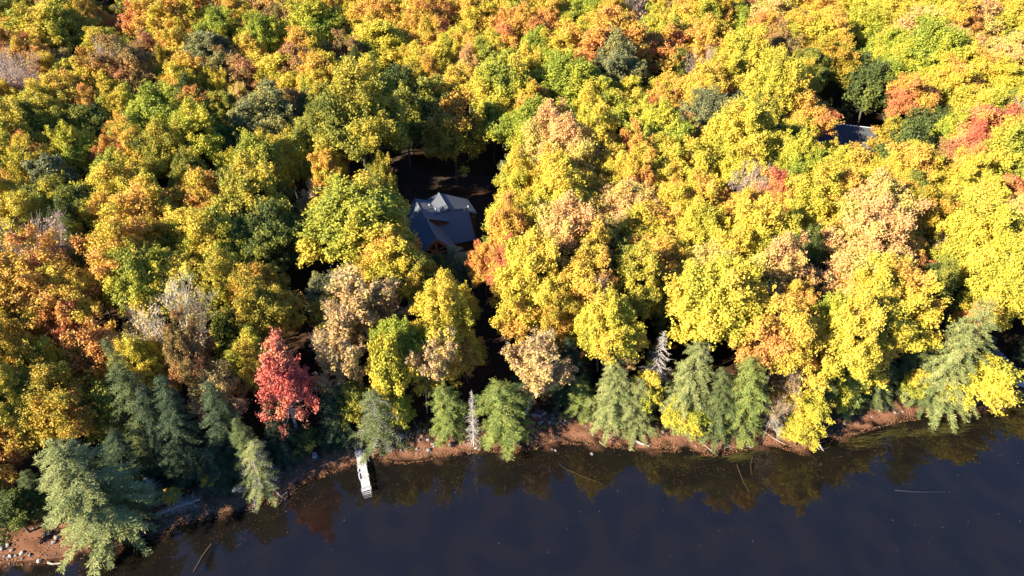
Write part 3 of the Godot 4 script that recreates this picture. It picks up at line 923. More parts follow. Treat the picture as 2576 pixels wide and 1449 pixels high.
func build_lodge() -> void:
	var top := 7.5
	var at := on_ground(1094.3, 593.5, top)
	at.y = ground_y(at.x, at.z)
	var o := thing("timber_lodge", "timber lodge with dark slate-grey gabled roofs and a timber-trussed lake gable", "house", at)
	var turn := deg_to_rad(21)
	var f := Vector3(sin(turn), 0, cos(turn))
	var u := Vector3(cos(turn), 0, -sin(turn))
	var L := house_frame(o, u, f)
	var shingle := flat(0.15, 0.165, 0.19, 0.75, 0.4)
	shingle.albedo_texture = noise_texture(0.05, 21, 256, 0.65, 1.1, 4)
	shingle.uv1_triplanar = true
	shingle.uv1_scale = Vector3(0.9, 0.9, 0.9)
	var wood := flat(0.20, 0.085, 0.04, 0.8)
	var beam := flat(0.36, 0.15, 0.06, 0.7)
	var trim := flat(0.10, 0.05, 0.03, 0.8)
	var glass := flat(0.02, 0.025, 0.03, 0.08, 0.6)
	var pale := flat(0.55, 0.56, 0.58, 0.6)
	var R := top
	# walls
	var walls := [[-2.9, 2.9, -11.8, -1.6, R - 3.3], [2.9, 7.1, -9.8, -3.9, R - 4.2], [1.2, 9.0, -12.6, -7.6, R - 2.7]]
	for w in walls:
		var s := Shape.new()
		s.box(L.call((w[0] + w[1]) / 2, w[4] / 2 - 0.6, (w[2] + w[3]) / 2), u * (w[1] - w[0]) / 2, Vector3(0, w[4] / 2 + 0.6, 0), f * (w[3] - w[2]) / 2)
		part(o, "wall", s.mesh(), wood)
	# gable triangles under the ridges
	for g in [[[-2.9, R - 3.3, -1.6], [2.9, R - 3.3, -1.6], [0, R - 0.45, -1.6]], [[-2.9, R - 3.3, -11.8], [2.9, R - 3.3, -11.8], [0, R - 0.45, -11.8]],
			[[0.1, R - 0.4, -5.9], [3.5, R - 3.4, -5.9], [3.5, R - 1.65, -5.9]], [[7.1, R - 4.2, -10.0], [7.1, R - 4.2, -3.9], [7.1, R - 1.1, -7.3]], [[1.2, R - 2.7, -12.6], [9.0, R - 2.7, -12.6], [4.36, R - 0.5, -12.6]]]:
		var s := Shape.new()
		var a: Vector3 = L.call(g[0][0], g[0][1], g[0][2])
		var b: Vector3 = L.call(g[1][0], g[1][1], g[1][2])
		var c: Vector3 = L.call(g[2][0], g[2][1], g[2][2])
		var nn := (b - a).cross(c - a).normalized() * 0.12
		s.slab([a + nn / 2, b + nn / 2, c + nn / 2], -nn)
		part(o, "gable_wall", s.mesh(), wood)
	# roof planes, each a slab of its own
	var planes := [
		[[0, R, -12.2], [0, R, 0.6], [-3.5, R - 3.5, 0.6], [-3.5, R - 3.5, -12.2]],
		[[0, R, -5.62], [0, R, 0.6], [3.5, R - 3.5, 0.6], [3.5, R - 3.5, -5.62]],
		[[0, R + 0.03, -12.25], [3.9, R - 1.42, -12.25], [3.9, R - 1.42, -5.5], [0, R + 0.03, -5.5]],
		[[1.7, R - 0.66, -7.3], [7.6, R - 0.66, -7.3], [7.6, R - 4.5, -3.4], [2.6, R - 4.5, -3.4]],
		[[1.7, R - 0.68, -7.3], [7.6, R - 0.68, -7.3], [7.6, R - 3.6, -10.2], [1.7, R - 3.6, -10.2]],
		[[4.36, R - 0.2, -13.0], [4.36, R - 0.2, -7.32], [1.0, R - 1.5, -7.32], [1.0, R - 1.5, -13.0]],
		[[4.36, R - 0.2, -13.0], [4.36, R - 0.2, -7.34], [9.4, R - 2.46, -7.9], [9.4, R - 2.46, -13.0]],
	]
	for p in planes:
		var c := []
		for q in p:
			c.append(L.call(q[0], q[1], q[2]))
		var nn: Vector3 = (c[1] - c[0]).cross(c[2] - c[0]).normalized()
		if nn.y < 0:
			nn = -nn
		var s := Shape.new()
		s.slab(c, -nn * 0.16)
		var plane := part(o, "roof", s.mesh(), shingle)
		# courses of shingles: thin overlapping strips down the slope
		var rows := Shape.new()
		var n := 9
		for k in range(1, n):
			var t := k / float(n)
			var a: Vector3 = c[0].lerp(c[3], t)
			var b: Vector3 = c[1].lerp(c[2], t)
			var down: Vector3 = ((c[3] - c[0]) + (c[2] - c[1])).normalized()
			rows.slab([a + nn * 0.022, b + nn * 0.022, b - down * 0.34 + nn * 0.004, a - down * 0.34 + nn * 0.004], -nn * 0.02)
		part(plane, "shingle_courses", rows.mesh(), shingle)
		# eave board
		var eave := Shape.new()
		var m: Vector3 = (c[2] + c[3]) / 2
		var along: Vector3 = (c[3] - c[2])
		eave.box(m - Vector3(0, 0.13, 0) - nn * 0.06, along / 2, Vector3(0, 0.09, 0), nn.slide(Vector3.UP).normalized() * 0.03)
		part(plane, "fascia", eave.mesh(), trim)
	for r in [[[0, R, -12.2], [0, R, 0.6]], [[1.75, R - 0.66, -7.3], [7.6, R - 0.66, -7.3]], [[4.36, R - 0.2, -13], [4.36, R - 0.2, -7.4]]]:
		var s := Shape.new()
		s.tube(L.call(r[0][0], r[0][1] + 0.02, r[0][2]), L.call(r[1][0], r[1][1] + 0.02, r[1][2]), 0.11, 0.11, 6)
		part(o, "ridge_cap", s.mesh(), shingle)
	# barge boards and the truss of the lake gable
	for sx: float in [-1.0, 1.0]:
		var s := Shape.new()
		var a: Vector3 = L.call(0, R - 0.32, 0.45)
		var b: Vector3 = L.call(3.3 * sx, R - 3.62, 0.45)
		s.box((a + b) / 2, (b - a) / 2, (b - a).cross(f).normalized() * 0.17, f * 0.14)
		part(o, "rafter", s.mesh(), beam)
		var post := Shape.new()
		post.box(L.call(2.75 * sx, (R - 3.2) / 2 - 0.3, 0.2), u * 0.16, Vector3(0, (R - 3.2) / 2 + 0.3, 0), f * 0.16)
		part(o, "post", post.mesh(), beam)
		var strut := Shape.new()
		a = L.call(0, R - 2.6, 0.32)
		b = L.call(1.5 * sx, R - 1.95, 0.32)
		strut.box((a + b) / 2, (b - a) / 2, (b - a).cross(f).normalized() * 0.09, f * 0.09)
		part(o, "strut", strut.mesh(), beam)
	var king := Shape.new()
	king.box(L.call(0, R - 1.7, 0.3), u * 0.14, Vector3(0, 1.3, 0), f * 0.13)
	part(o, "king_post", king.mesh(), beam)
	var tie := Shape.new()
	tie.box(L.call(0, R - 3.0, 0.24), u * 3.0, Vector3(0, 0.15, 0), f * 0.12)
	part(o, "tie_beam", tie.mesh(), beam)
	for w in [[-1.3, 0.9], [1.3, 0.9], [-1.3, 2.9], [1.3, 2.9], [-0.75, 4.9], [0.75, 4.9]]:
		var s := Shape.new()
		s.box(L.call(w[0], w[1] + 0.6, -1.53), u * (0.95 if w[1] < 4 else 0.55), Vector3(0, 0.75 if w[1] < 4 else 0.4, 0), f * 0.04)
		var win := part(o, "window", s.mesh(), trim)
		var g := Shape.new()
		g.box(L.call(w[0], w[1] + 0.6, -1.47), u * (0.83 if w[1] < 4 else 0.45), Vector3(0, 0.64 if w[1] < 4 else 0.31, 0), f * 0.03)
		part(win, "pane", g.mesh(), glass)
	for w in [[7.12, 1.5, -5.5], [7.12, 1.5, -8.0]]:
		var s := Shape.new()
		s.box(L.call(w[0], w[1], w[2]), u * 0.06, Vector3(0, 0.6, 0), f * 0.6)
		part(o, "window", s.mesh(), glass)
	# deck toward the lake
	for k in 12:
		var s := Shape.new()
		s.box(L.call(-3.3 + k * 0.6, 0.55, 1.2), u * 0.28, Vector3(0, 0.04, 0), f * 1.9)
		part(o, "deck_board", s.mesh(), wood)
	# vents on the roof
	for v in [[1.9, R - 0.66, -10.2], [2.6, R - 0.92, -9.0], [6.9, R - 0.95, -7.0], [8.4, R - 2.0, -9.6], [0.35, R - 0.3, -5.2]]:
		var s := Shape.new()
		s.tube(L.call(v[0], v[1] - 0.1, v[2]), L.call(v[0], v[1] + 0.3, v[2]), 0.09, 0.09, 8)
		s.tube(L.call(v[0], v[1] + 0.3, v[2]), L.call(v[0], v[1] + 0.36, v[2]), 0.14, 0.02, 8)
		part(o, "vent_pipe", s.mesh(), pale)

func build_far_house() -> void:
	var top := 6.3
	var a := on_ground(2207, 323.3, top)
	a.y = ground_y(a.x, a.z)
	var o := thing("dark_roofed_house", "long low house with a plain dark blue-grey roof deep in a shaded clearing", "house", a)
	var turn := deg_to_rad(17)
	var u := Vector3(cos(turn), 0, sin(turn))
	var f := Vector3(-sin(turn), 0, cos(turn))
	var L := house_frame(o, u, f)
	var roof := flat(0.085, 0.09, 0.10, 0.8, 0.3)
	roof.albedo_texture = noise_texture(0.05, 22, 256, 0.7, 1.1, 4)
	roof.uv1_triplanar = true
	var wood := flat(0.17, 0.09, 0.05, 0.85)
	var white := flat(0.5, 0.5, 0.5, 0.7)
	var glass := flat(0.02, 0.025, 0.03, 0.08, 0.6)
	var R := top
	for w in [[-12.0, -0.5, -3.4, 3.4, R - 2.6], [-12.6, -5.6, -9.4, -2.5, R - 2.3]]:
		var s := Shape.new()
		s.box(L.call((w[0] + w[1]) / 2, w[4] / 2 - 0.5, (w[2] + w[3]) / 2), u * (w[1] - w[0]) / 2, Vector3(0, w[4] / 2 + 0.5, 0), f * (w[3] - w[2]) / 2)
		part(o, "wall", s.mesh(), wood)
	for p in [
		[[-12.4, R, 0], [0, R, 0], [0, R - 2.7, 3.9], [-12.4, R - 2.7, 3.9]], [[-12.4, R, 0], [0, R, 0], [0, R - 2.7, -3.9], [-12.4, R - 2.7, -3.9]],
		[[-9.2, R - 0.3, -9.8], [-9.2, R - 0.3, -0.6], [-5.1, R - 2.4, -2.9], [-5.1, R - 2.4, -9.8]], [[-9.2, R - 0.3, -9.8], [-9.2, R - 0.3, -0.6], [-13.2, R - 2.4, -2.9], [-13.2, R - 2.4, -9.8]]]:
		var c := []
		for q in p:
			c.append(L.call(q[0], q[1], q[2]))
		var nn: Vector3 = (c[1] - c[0]).cross(c[2] - c[0]).normalized()
		if nn.y < 0:
			nn = -nn
		var s := Shape.new()
		s.slab(c, -nn * 0.15)
		part(o, "roof", s.mesh(), roof)
	var cap := Shape.new()
	cap.tube(L.call(-12.4, R + 0.02, 0), L.call(0, R + 0.02, 0), 0.08, 0.08, 6)
	part(o, "ridge_cap", cap.mesh(), white)
	var gab := Shape.new()
	gab.slab([L.call(-0.5, R - 2.6, -3.4), L.call(-0.5, R - 2.6, 3.4), L.call(-0.5, R - 0.25, 0)], -u * 0.1)
	part(o, "gable_wall", gab.mesh(), wood)
	for k in 4:
		var s := Shape.new()
		s.box(L.call(-10.5 + k * 2.6, 1.6, 3.43), u * 0.6, Vector3(0, 0.6, 0), f * 0.05)
		part(o, "window", s.mesh(), glass)

# ------------------------------------------------------------------ the dock
func build_dock() -> void:
	var y := 0.5
	var a := on_level(900.2, 1114, y)
	var b := on_level(922.7, 1234, y)
	var o := thing("boat_dock", "narrow light grey sectional dock running from the shore into the lake", "dock", Vector3(a.x, 0, a.z))
	var d := (b - a)
	var length := d.length()
	d = d.normalized()
	var w := Vector3(d.z, 0, -d.x)
	var half := 0.5
	var board := flat(0.50, 0.49, 0.47, 0.75)
	var board2 := flat(0.40, 0.39, 0.375, 0.8)
	var frame := flat(0.50, 0.51, 0.52, 0.45, 0.5)
	var n := 4
	print("dock length ", length)
	for k in n:
		var sec := Node3D.new()
		sec.name = "dock_section"
		o.add_child(sec, true)
		var from := length * k / n + 0.02
		var to := length * (k + 1) / n - 0.02
		var planks := int((to - from) / 0.145)
		for q in planks:
			var s := Shape.new()
			var m := from + (to - from) * (q + 0.5) / planks
			s.box(d * m + Vector3(0, y - 0.015 + rnd(-0.003, 0.003), 0), w * (half + rnd(-0.008, 0.008)), Vector3(0, 0.018, 0), d * ((to - from) / planks / 2.0 - 0.006))
			part(sec, "plank", s.mesh(), board if rng.randf() < 0.6 else board2)
		for e: float in [-1.0, 1.0]:
			var s := Shape.new()
			s.box(d * (from + to) / 2 + w * e * (half - 0.02) + Vector3(0, y - 0.12, 0), d * (to - from) / 2, Vector3(0, 0.07, 0), w * 0.025)
			part(sec, "side_rail", s.mesh(), frame)
		for e: float in [-1.0, 1.0]:
			var p := d * (to - 0.25) + w * e * (half + 0.05)
			var s := Shape.new()
			var bed := ground_y(o.position.x + p.x, o.position.z + p.z)
			s.tube(Vector3(p.x, minf(bed - 0.15, -0.3), p.z), Vector3(p.x, y + 0.28, p.z), 0.035, 0.035, 8)
			s.tube(Vector3(p.x, y + 0.28, p.z), Vector3(p.x, y + 0.29, p.z), 0.035, 0.005, 8)
			part(o, "post", s.mesh(), frame)
	# a small bench frame on the long side
	for q in [[0.58, 0.5], [0.70, 0.9]]:
		var s := Shape.new()
		var p: Vector3 = d * length * q[0] - w * (half + 0.06)
		s.box(p + Vector3(0, y + 0.06, 0), d * q[1] * 0.45, Vector3(0, 0.07, 0), w * 0.06)
		part(o, "bumper", s.mesh(), board)
	# swimming ladder at the end
	var lad := Node3D.new()
	lad.name = "ladder"
	o.add_child(lad, true)
	for e: float in [-1.0, 1.0]:
		var s := Shape.new()
		var p := d * (length + 0.04) + w * e * 0.42
		s.tube(p + Vector3(0, y + 0.5, 0), p + d * 0.25 + Vector3(0, -0.75, 0), 0.022, 0.022, 6)
		s.tube(p + Vector3(0, y + 0.5, 0), p - d * 0.45 + Vector3(0, y + 0.45, 0), 0.022, 0.022, 6)
		s.tube(p - d * 0.45 + Vector3(0, y + 0.45, 0), p - d * 0.45 + Vector3(0, y, 0), 0.022, 0.022, 6)
		part(lad, "ladder_rail", s.mesh(), frame)
	for k in 4:
		var s := Shape.new()
		var yy := y - 0.1 - 0.27 * k
		var m := d * (length + 0.04 + 0.25 * (y + 0.5 - yy) / (y + 1.25))
		s.box(m + Vector3(0, yy, 0), w * 0.42, Vector3(0, 0.012, 0), d * 0.04)
		part(lad, "rung", s.mesh(), frame)
	# the corner of the neighbour's dock
	var e0 := on_level(2557, 967, 0.6)
	var nd := thing("neighbour_dock", "corner of a pale board dock at the end of the stone ramp", "dock", e0)
	var du := Vector3(0.86, 0, 0.51)
	var dw := Vector3(-0.51, 0, 0.86)
	for k in 16:
		var s := Shape.new()
		s.box(du * (0.15 * k + 0.08) + dw * 0.0 - Vector3(0, 0, 0.6), du * 0.069, Vector3(0, 0.02, 0), dw * 0.62)
		part(nd, "plank", s.mesh(), board)
	for k in [0.15, 2.2]:
		for e in [-0.55, 0.55]:
			var s := Shape.new()
			var p: Vector3 = du * k + dw * e - Vector3(0, 0, 0.6)
			s.tube(p + Vector3(0, -0.9, 0), p + Vector3(0, -0.02, 0), 0.04, 0.04, 6)
			part(nd, "post", s.mesh(), frame)

# ------------------------------------------------------------------ stones, logs, weeds, leaves
func stone_mesh() -> ArrayMesh:
	var sm := SphereMesh.new()
	sm.radial_segments = 9
	sm.rings = 5
	sm.radius = 1.0
	sm.height = 2.0
	var a := sm.get_mesh_arrays()
	var v: PackedVector3Array = a[Mesh.ARRAY_VERTEX]
	var f := FastNoiseLite.new()
	f.seed = rng.randi()
	f.frequency = 0.9
	for k in v.size():
		var p := v[k]
		v[k] = p * (1.0 + 0.8 * f.get_noise_3dv(p)) * Vector3(1.0, 0.6, 0.75)
	a[Mesh.ARRAY_VERTEX] = v
	var st := SurfaceTool.new()
	st.create_from_arrays(a)
	st.generate_normals()
	return st.commit()

var stones := []
var stone_tints := []

func stone(u: float, v: float, size: float, label: String, group: String, tint := -1, called := "rock") -> void:
	var p := on_ground(u, v)
	p.y = ground_y(p.x, p.z) + size * 0.12
	if p.y < -0.25:
		p.y = -0.1
	var o := thing(called, label, "rock", p, group)
	o.rotation.y = rnd(0, TAU)
	o.scale = Vector3.ONE * size
	part(o, "stone", stones[rng.randi_range(0, 3)], stone_tints[tint if tint >= 0 else rng.randi_range(0, 3)])

func log_between(called: String, label: String, u0: float, v0: float, u1: float, v1: float, r0: float, r1: float, m: Material, sink := 0.0, stubs := 0, bendy := 0.15) -> void:
	var a := on_ground(u0, v0)
	var b := on_ground(u1, v1)
	a.y = maxf(ground_y(a.x, a.z) + r0 * 0.8, -0.02) if sink == 0.0 else sink
	b.y = maxf(ground_y(b.x, b.z) + r1 * 0.8, -0.02) if sink == 0.0 else sink
	var o := thing(called, label, "log", a)
	var s := Shape.new()
	var n := 6
	var side := (b - a).cross(Vector3.UP).normalized()
	var last := Vector3.ZERO
	var lr := r0
	for k in n:
		var t := (k + 1.0) / n
		var p := (b - a) * t + side * bendy * sin(t * PI) * rnd(0.5, 1.2)
		var r := lerpf(r0, r1, t) * rnd(0.92, 1.08)
		s.tube(last, p, lr, r, 8)
		last = p
		lr = r
	s.tube(Vector3.ZERO, -(b - a).normalized() * r0 * 0.3, r0, 0.01, 8)
	s.tube(last, last + (b - a).normalized() * r1 * 0.4, r1, 0.005, 8)
	part(o, "stem", s.mesh(), m)
	for k in stubs:
		var t := rnd(0.2, 0.98)
		var q := Shape.new()
		var dir := (side * (1.0 if k % 2 else -1.0) + Vector3(0, rnd(0.2, 0.7), 0) + (b - a).normalized() * 0.5).normalized()
		q.tube((b - a) * t, (b - a) * t + dir * rnd(0.3, 0.8), lerpf(r0, r1, t) * 0.45, 0.015, 5)
		part(o, "branch_stub", q.mesh(), m)

func build_shore_things() -> void:
	for k in 4:
		stones.append(stone_mesh())
	stone_tints = [flat(0.26, 0.22, 0.19, 0.95), flat(0.20, 0.175, 0.16, 0.95), flat(0.36, 0.32, 0.28, 0.95), flat(0.17, 0.13, 0.11, 0.95)]
	# single rocks on the beach (region x offset, y offset, enlargement x, y, size)
	for r in [[859, 460, 405, 0.42], [859, 825, 460, 0.40], [859, 690, 455, 0.28], [859, 660, 500, 0.36], [859, 570, 490, 0.24], [859, 1015, 485, 0.26], [859, 1140, 345, 0.34], [859, 400, 420, 0.40], [859, 1890, 530, 0.30], [859, 2180, 500, 0.2], [859, 1590, 495, 0.2], [859, 1615, 503, 0.22],
			[859, 2430, 360, 0.40], [859, 2200, 370, 0.26], [859, 1680, 300, 0.36], [859, 450, 500, 0.24], [859, 700, 470, 0.26], [859, 380, 470, 0.32], [859, 330, 500, 0.22]]:
		stone(r[0] + r[1] / 3.0, 966 + r[2] / 3.0, r[3], "pale rounded rock lying alone on the red-brown leaf beach", "single rocks on the beach")
	for r in [[365, 1130, 0.42], [430, 1160, 0.34], [410, 1195, 0.30], [170, 1275, 0.32], [300, 1335, 0.30], [80, 1300, 0.28], [20, 1240, 0.36], [60, 1220, 0.32], [230, 1290, 0.24], [120, 1295, 0.24], [90, 1255, 0.24], [40, 1300, 0.22]]:
		stone(r[0] / 3.0, 966 + r[1] / 3.0, r[2], "whitish rock on the leaf-strewn spit below the big pale hemlock", "rocks on the spit")
	for r in [[1550, 180, 0.34], [1600, 215, 0.26], [1660, 210, 0.3], [1980, 210, 0.26], [1720, 130, 0.3], [1790, 140, 0.26], [1480, 200, 0.22], [1220, 300, 0.2], [1840, 200, 0.2]]:
		stone(1718 + r[0] / 3.0, 966 + r[1] / 3.0, r[2], "small rock on the beach near the bright yellow shore shrub", "rocks near the yellow shrub")
	for k in 46:
		stone(859 + rnd(1430, 1870) / 3.0, 966 + (rnd(195, 300)) / 3.0, rnd(0.16, 0.34), "grey stone in the loose stone bank above the leaf beach", "stones of the bank above the beach")
	for k in 34:
		stone(859 + rnd(440, 800) / 3.0, 966 + rnd(335, 425) / 3.0, rnd(0.16, 0.32), "grey stone in the shaded stone bank beside the dock", "stones of the bank by the dock")
	for k in 70:
		var t := rng.randf()
		var e := rng.randf()
		stone(lerpf(lerpf(2492, 2510, e), lerpf(2515, 2562, e), t), lerpf(880, 944, t), rnd(0.2, 0.42), "blue-grey stone of the stone ramp by the neighbouring dock", "stones of the ramp")
	for k in 12:
		stone(lerpf(2510, 2562, k / 11.0), lerpf(886, 938, k / 11.0), rnd(0.3, 0.42), "whitish edging stone along the side of the stone ramp", "edging stones of the ramp", 2)
	var birch := flat(0.36, 0.30, 0.25, 0.9)
	var drift := flat(0.26, 0.18, 0.13, 0.9)
	var grey := flat(0.38, 0.34, 0.30, 0.9)
	var sunk := flat(0.045, 0.03, 0.017, 0.9)
	var pale := flat(0.035, 0.034, 0.036, 0.9)
	var X := 1718.0
	log_between("fallen_log", "pale peeling birch log leaning from the bank into the lake", X + 315, 966 + 112, X + 353, 966 + 169, 0.16, 0.11, birch, 0.0, 5, 0.1)
	log_between("fallen_log", "thin grey log lying beside the pale peeling birch log", X + 318, 966 + 133, X + 343, 966 + 167, 0.09, 0.06, drift)
	log_between("fallen_log", "long brown log slanting across the beach below the yellow shrub", X + 200, 966 + 117, X + 257, 966 + 153, 0.10, 0.08, drift, 0.0, 2)
	log_between("fallen_log", "long thin log slanting into weedy water below the hemlocks", X + 10, 966 + 113, X + 78, 966 + 174, 0.10, 0.07, drift, 0.0, 2)
	log_between("fallen_log", "short bleached log stub on the beach below the cedar", X + 130, 966 + 123, X + 150, 966 + 150, 0.12, 0.09, birch)
	log_between("fallen_log", "short pale stick floating at the water's edge", X + 160, 966 + 157, X + 177, 966 + 157.5, 0.07, 0.06, birch)
	log_between("fallen_log", "dark log end lying across the beach gravel", 859 + 670, 966 + 140, 859 + 707, 966 + 120, 0.13, 0.10, drift, 0.0, 1)
	log_between("fallen_log", "chunky broken log with a pale end at the waterline", 859 + 736, 966 + 143, 859 + 774, 966 + 157, 0.2, 0.10, birch, 0.0, 1)
	log_between("fallen_log", "small dark stick at the edge of the leaf beach", 859 + 650, 966 + 146, 859 + 660, 966 + 153, 0.10, 0.08, drift)
	log_between("fallen_log", "grey log with snapped stubs poking out under the ragged hemlock", 676, 966 + 246, 713, 966 + 287, 0.11, 0.08, grey, 0.0, 3)
	log_between("fallen_log", "short white log lying on the spit", 122, 966 + 450, 153, 966 + 452, 0.13, 0.09, birch)
	log_between("fallen_log", "bleached driftwood trunk beside the tangle of dead branches", 433, 966 + 290, 489, 966 + 303, 0.14, 0.09, birch, 0.0, 4)
	log_between("fallen_log", "thin grey pole lying in the brush of the shaded bank", 300, 966 + 285, 345, 966 + 300, 0.07, 0.05, grey)
	log_between("sunken_log", "thick brown log standing half sunk off the shaded shore", 535, 966 + 408, 492, 966 + 482, 0.16, 0.12, sunk, -0.05)
	log_between("sunken_log", "thin sunken pole near the thick brown sunken log", 610, 966 + 407, 582, 966 + 434, 0.06, 0.04, sunk, -0.05)
	log_between("sunken_log", "long thin sunken pole in the water below the stone bank", 859 + 553, 966 + 212, 859 + 655, 966 + 258, 0.06, 0.05, sunk, -0.05)
	log_between("sunken_log", "pale straight sunken log far out in the blue water", X + 526, 966 + 280.5, X + 650, 966 + 287.5, 0.09, 0.05, pale, -0.06)
	log_between("sunken_log", "brown sunken pole pointing out from the weedy water", X + 135, 966 + 205, X + 165, 966 + 280, 0.08, 0.06, sunk, -0.05)
	log_between("sunken_log", "short upright-looking sunken stake near the short floating stick", X + 175, 966 + 185, X + 171, 966 + 233, 0.09, 0.06, sunk, -0.05)
	# fallen crowns and brush
	for r in [[1300, 800, 3.4, "bare", 1.25, 0.5, "tangle of bleached dead branches heaped on the shaded bank", "pink"], [1500, 880, 4.6, "snag", 1.3, -0.9, "fallen grey dead spruce top lying toward the water", "dead"], [1170, 790, 3.4, "snag", 0.35, 0.2, "short grey broken snag leaning on the shaded bank", "dead"],
			[760, 900, 5.0, "snag", 0.9, 1.0, "grey dead spruce branches hanging down beside the big pale hemlock", "dead"], [1960, 750, 4.0, "snag", 1.0, -0.6, "silvery dead branch fan drooping over the water's edge", "dead"]]:
		var p := on_ground(r[0] / 3.0, 966 + r[1] / 3.0)
		p.y = ground_y(p.x, p.z) + 0.15
		var o := thing("fallen_branches", r[6], "dead branches", p)
		var b: Array = BUILT[r[3]]
		var k: float = r[2] / b[1]
		o.rotation = Vector3(r[4], r[5], 0)
		o.scale = Vector3(k * 1.5, k, k * 1.5)
		part(o, "branches", crowns[r[3]][1][1], bark[r[7]])
	var p3 := on_ground(X + 222, 966 + 92)
	p3.y = ground_y(p3.x, p3.z)
	var tg := thing("fallen_branches", "grey tangled dead branches between the cedar and the small yellow tree", "dead branches", p3)
	tg.rotation = Vector3(0.5, 0.4, 0.5)
	tg.scale = Vector3.ONE * 0.5
	part(tg, "branches", crowns["bare"][0][1], bark["dead"])
	# white bucket
	var bp := on_ground(792, 1148)
	bp.y = ground_y(bp.x, bp.z) + 0.24
	var bucket := thing("bucket", "white round bucket lying on its side on the dark shore", "bucket", bp)
	var bs := Shape.new()
	var ax := Vector3(0.35, 0.15, 0.9).normalized()
	bs.tube(-ax * 0.28, ax * 0.28, 0.24, 0.30, 16)
	bs.tube(ax * 0.28, ax * 0.24, 0.30, 0.27, 16)
	bs.tube(ax * 0.24, -ax * 0.2, 0.27, 0.22, 16)
	part(bucket, "shell", bs.mesh(), flat(0.7, 0.7, 0.7, 0.4))
	var bb := Shape.new()
	bb.tube(-ax * 0.281, -ax * 0.27, 0.24, 0.002, 16)
	part(bucket, "base", bb.mesh(), flat(0.7, 0.7, 0.7, 0.4))
	# parked car at the edge of the lodge's yard
	var cp := on_ground(1268, 459)
	cp.y = ground_y(cp.x, cp.z) + 0.05
	var car := thing("parked_car", "dark blue car parked under the trees at the end of the driveway", "car", cp)
	car.rotation.y = deg_to_rad(20)
	var paint := flat(0.03, 0.04, 0.07, 0.25, 0.6)
	var hull := Shape.new()
	var prof := [Vector2(-2.2, 0.35), Vector2(-2.2, 0.85), Vector2(-1.9, 0.98), Vector2(1.2, 1.0), Vector2(2.1, 0.85), Vector2(2.25, 0.6), Vector2(2.2, 0.35)]
	var ca := []
	for q in prof:
		ca.append(Vector3(q.x, q.y, 0.85))
	hull.slab(ca, Vector3(0, 0, -1.7))
	part(car, "body", hull.mesh(), paint)
	var cab := []
	for q in [Vector2(-2.0, 0.97), Vector2(-1.6, 1.48), Vector2(0.3, 1.52), Vector2(1.15, 0.99)]:
		cab.append(Vector3(q.x, q.y, 0.72))
	var cabs := Shape.new()
	cabs.slab(cab, Vector3(0, 0, -1.44))
	part(car, "cabin", cabs.mesh(), paint)
	var wind := Shape.new()
	wind.slab([Vector3(0.38, 1.50, 0.64), Vector3(0.38, 1.50, -0.64), Vector3(1.14, 1.02, -0.66), Vector3(1.14, 1.02, 0.66)], Vector3(0.02, 0.025, 0))
	part(car, "windscreen", wind.mesh(), flat(0.1, 0.13, 0.18, 0.06, 0.7))
	for e in [[-1.4, -0.82], [-1.4, 0.82], [1.45, -0.82], [1.45, 0.82]]:
		var wh := Shape.new()
		wh.tube(Vector3(e[0], 0.33, e[1] - 0.1), Vector3(e[0], 0.33, e[1] + 0.1), 0.33, 0.33, 14)
		wh.tube(Vector3(e[0], 0.33, e[1] + 0.1), Vector3(e[0], 0.33, e[1] + 0.105), 0.33, 0.01, 14)
		wh.tube(Vector3(e[0], 0.33, e[1] - 0.1), Vector3(e[0], 0.33, e[1] - 0.105), 0.33, 0.01, 14)
		part(car, "wheel", wh.mesh(), flat(0.02, 0.02, 0.02, 0.8))
	var wp := on_ground(1244, 461)
	wp.y = ground_y(wp.x, wp.z)
	var post := thing("yard_post", "small white post standing beside the parked dark car", "post", wp)
	var ps := Shape.new()
	ps.tube(Vector3(0, -0.2, 0), Vector3(0, 1.1, 0), 0.12, 0.1, 8)
	part(post, "shaft", ps.mesh(), flat(0.7, 0.7, 0.72, 0.6))
	var pc := Shape.new()
	pc.tube(Vector3(0, 1.1, 0), Vector3(0, 1.3, 0), 0.2, 0.02, 8)
	part(post, "cap", pc.mesh(), flat(0.7, 0.7, 0.72, 0.6))

func ribbon(called: String, pts: Array, half: float, m: Material, lift: float) -> void:
	var c := Curve3D.new()
	for k in pts.size():
		var p := on_ground(pts[k][0], pts[k][1])
		var q := on_ground(pts[maxi(k - 1, 0)][0], pts[maxi(k - 1, 0)][1])
		var r := on_ground(pts[mini(k + 1, pts.size() - 1)][0], pts[mini(k + 1, pts.size() - 1)][1])
		var t := Vector3(r.x - q.x, 0, r.z - q.z) / 6.0
		c.add_point(Vector3(p.x, 0, p.z), -t, t)
	var s := Shape.new()
	var n := int(c.get_baked_length() / 0.8)
	var across := 6
	for k in n + 1:
		var x := c.sample_baked_with_rotation(c.get_baked_length() * k / n)
		var side := x.basis.z.cross(Vector3.UP).normalized()
		for e in across + 1:
			var p := x.origin + side * half * (e * 2.0 / across - 1.0) * (1.0 + 0.12 * fine.get_noise_2d(k * 0.7, e))
			s.v.append(Vector3(p.x, ground_y(p.x, p.z) + lift, p.z))
			s.n.append(Vector3.UP)
	for k in n:
		for e in across:
			var i := k * (across + 1) + e
			s.i.append_array(PackedInt32Array([i, i + 1, i + across + 1, i + 1, i + across + 2, i + across + 1]))
	structure(called, s.mesh(), m)

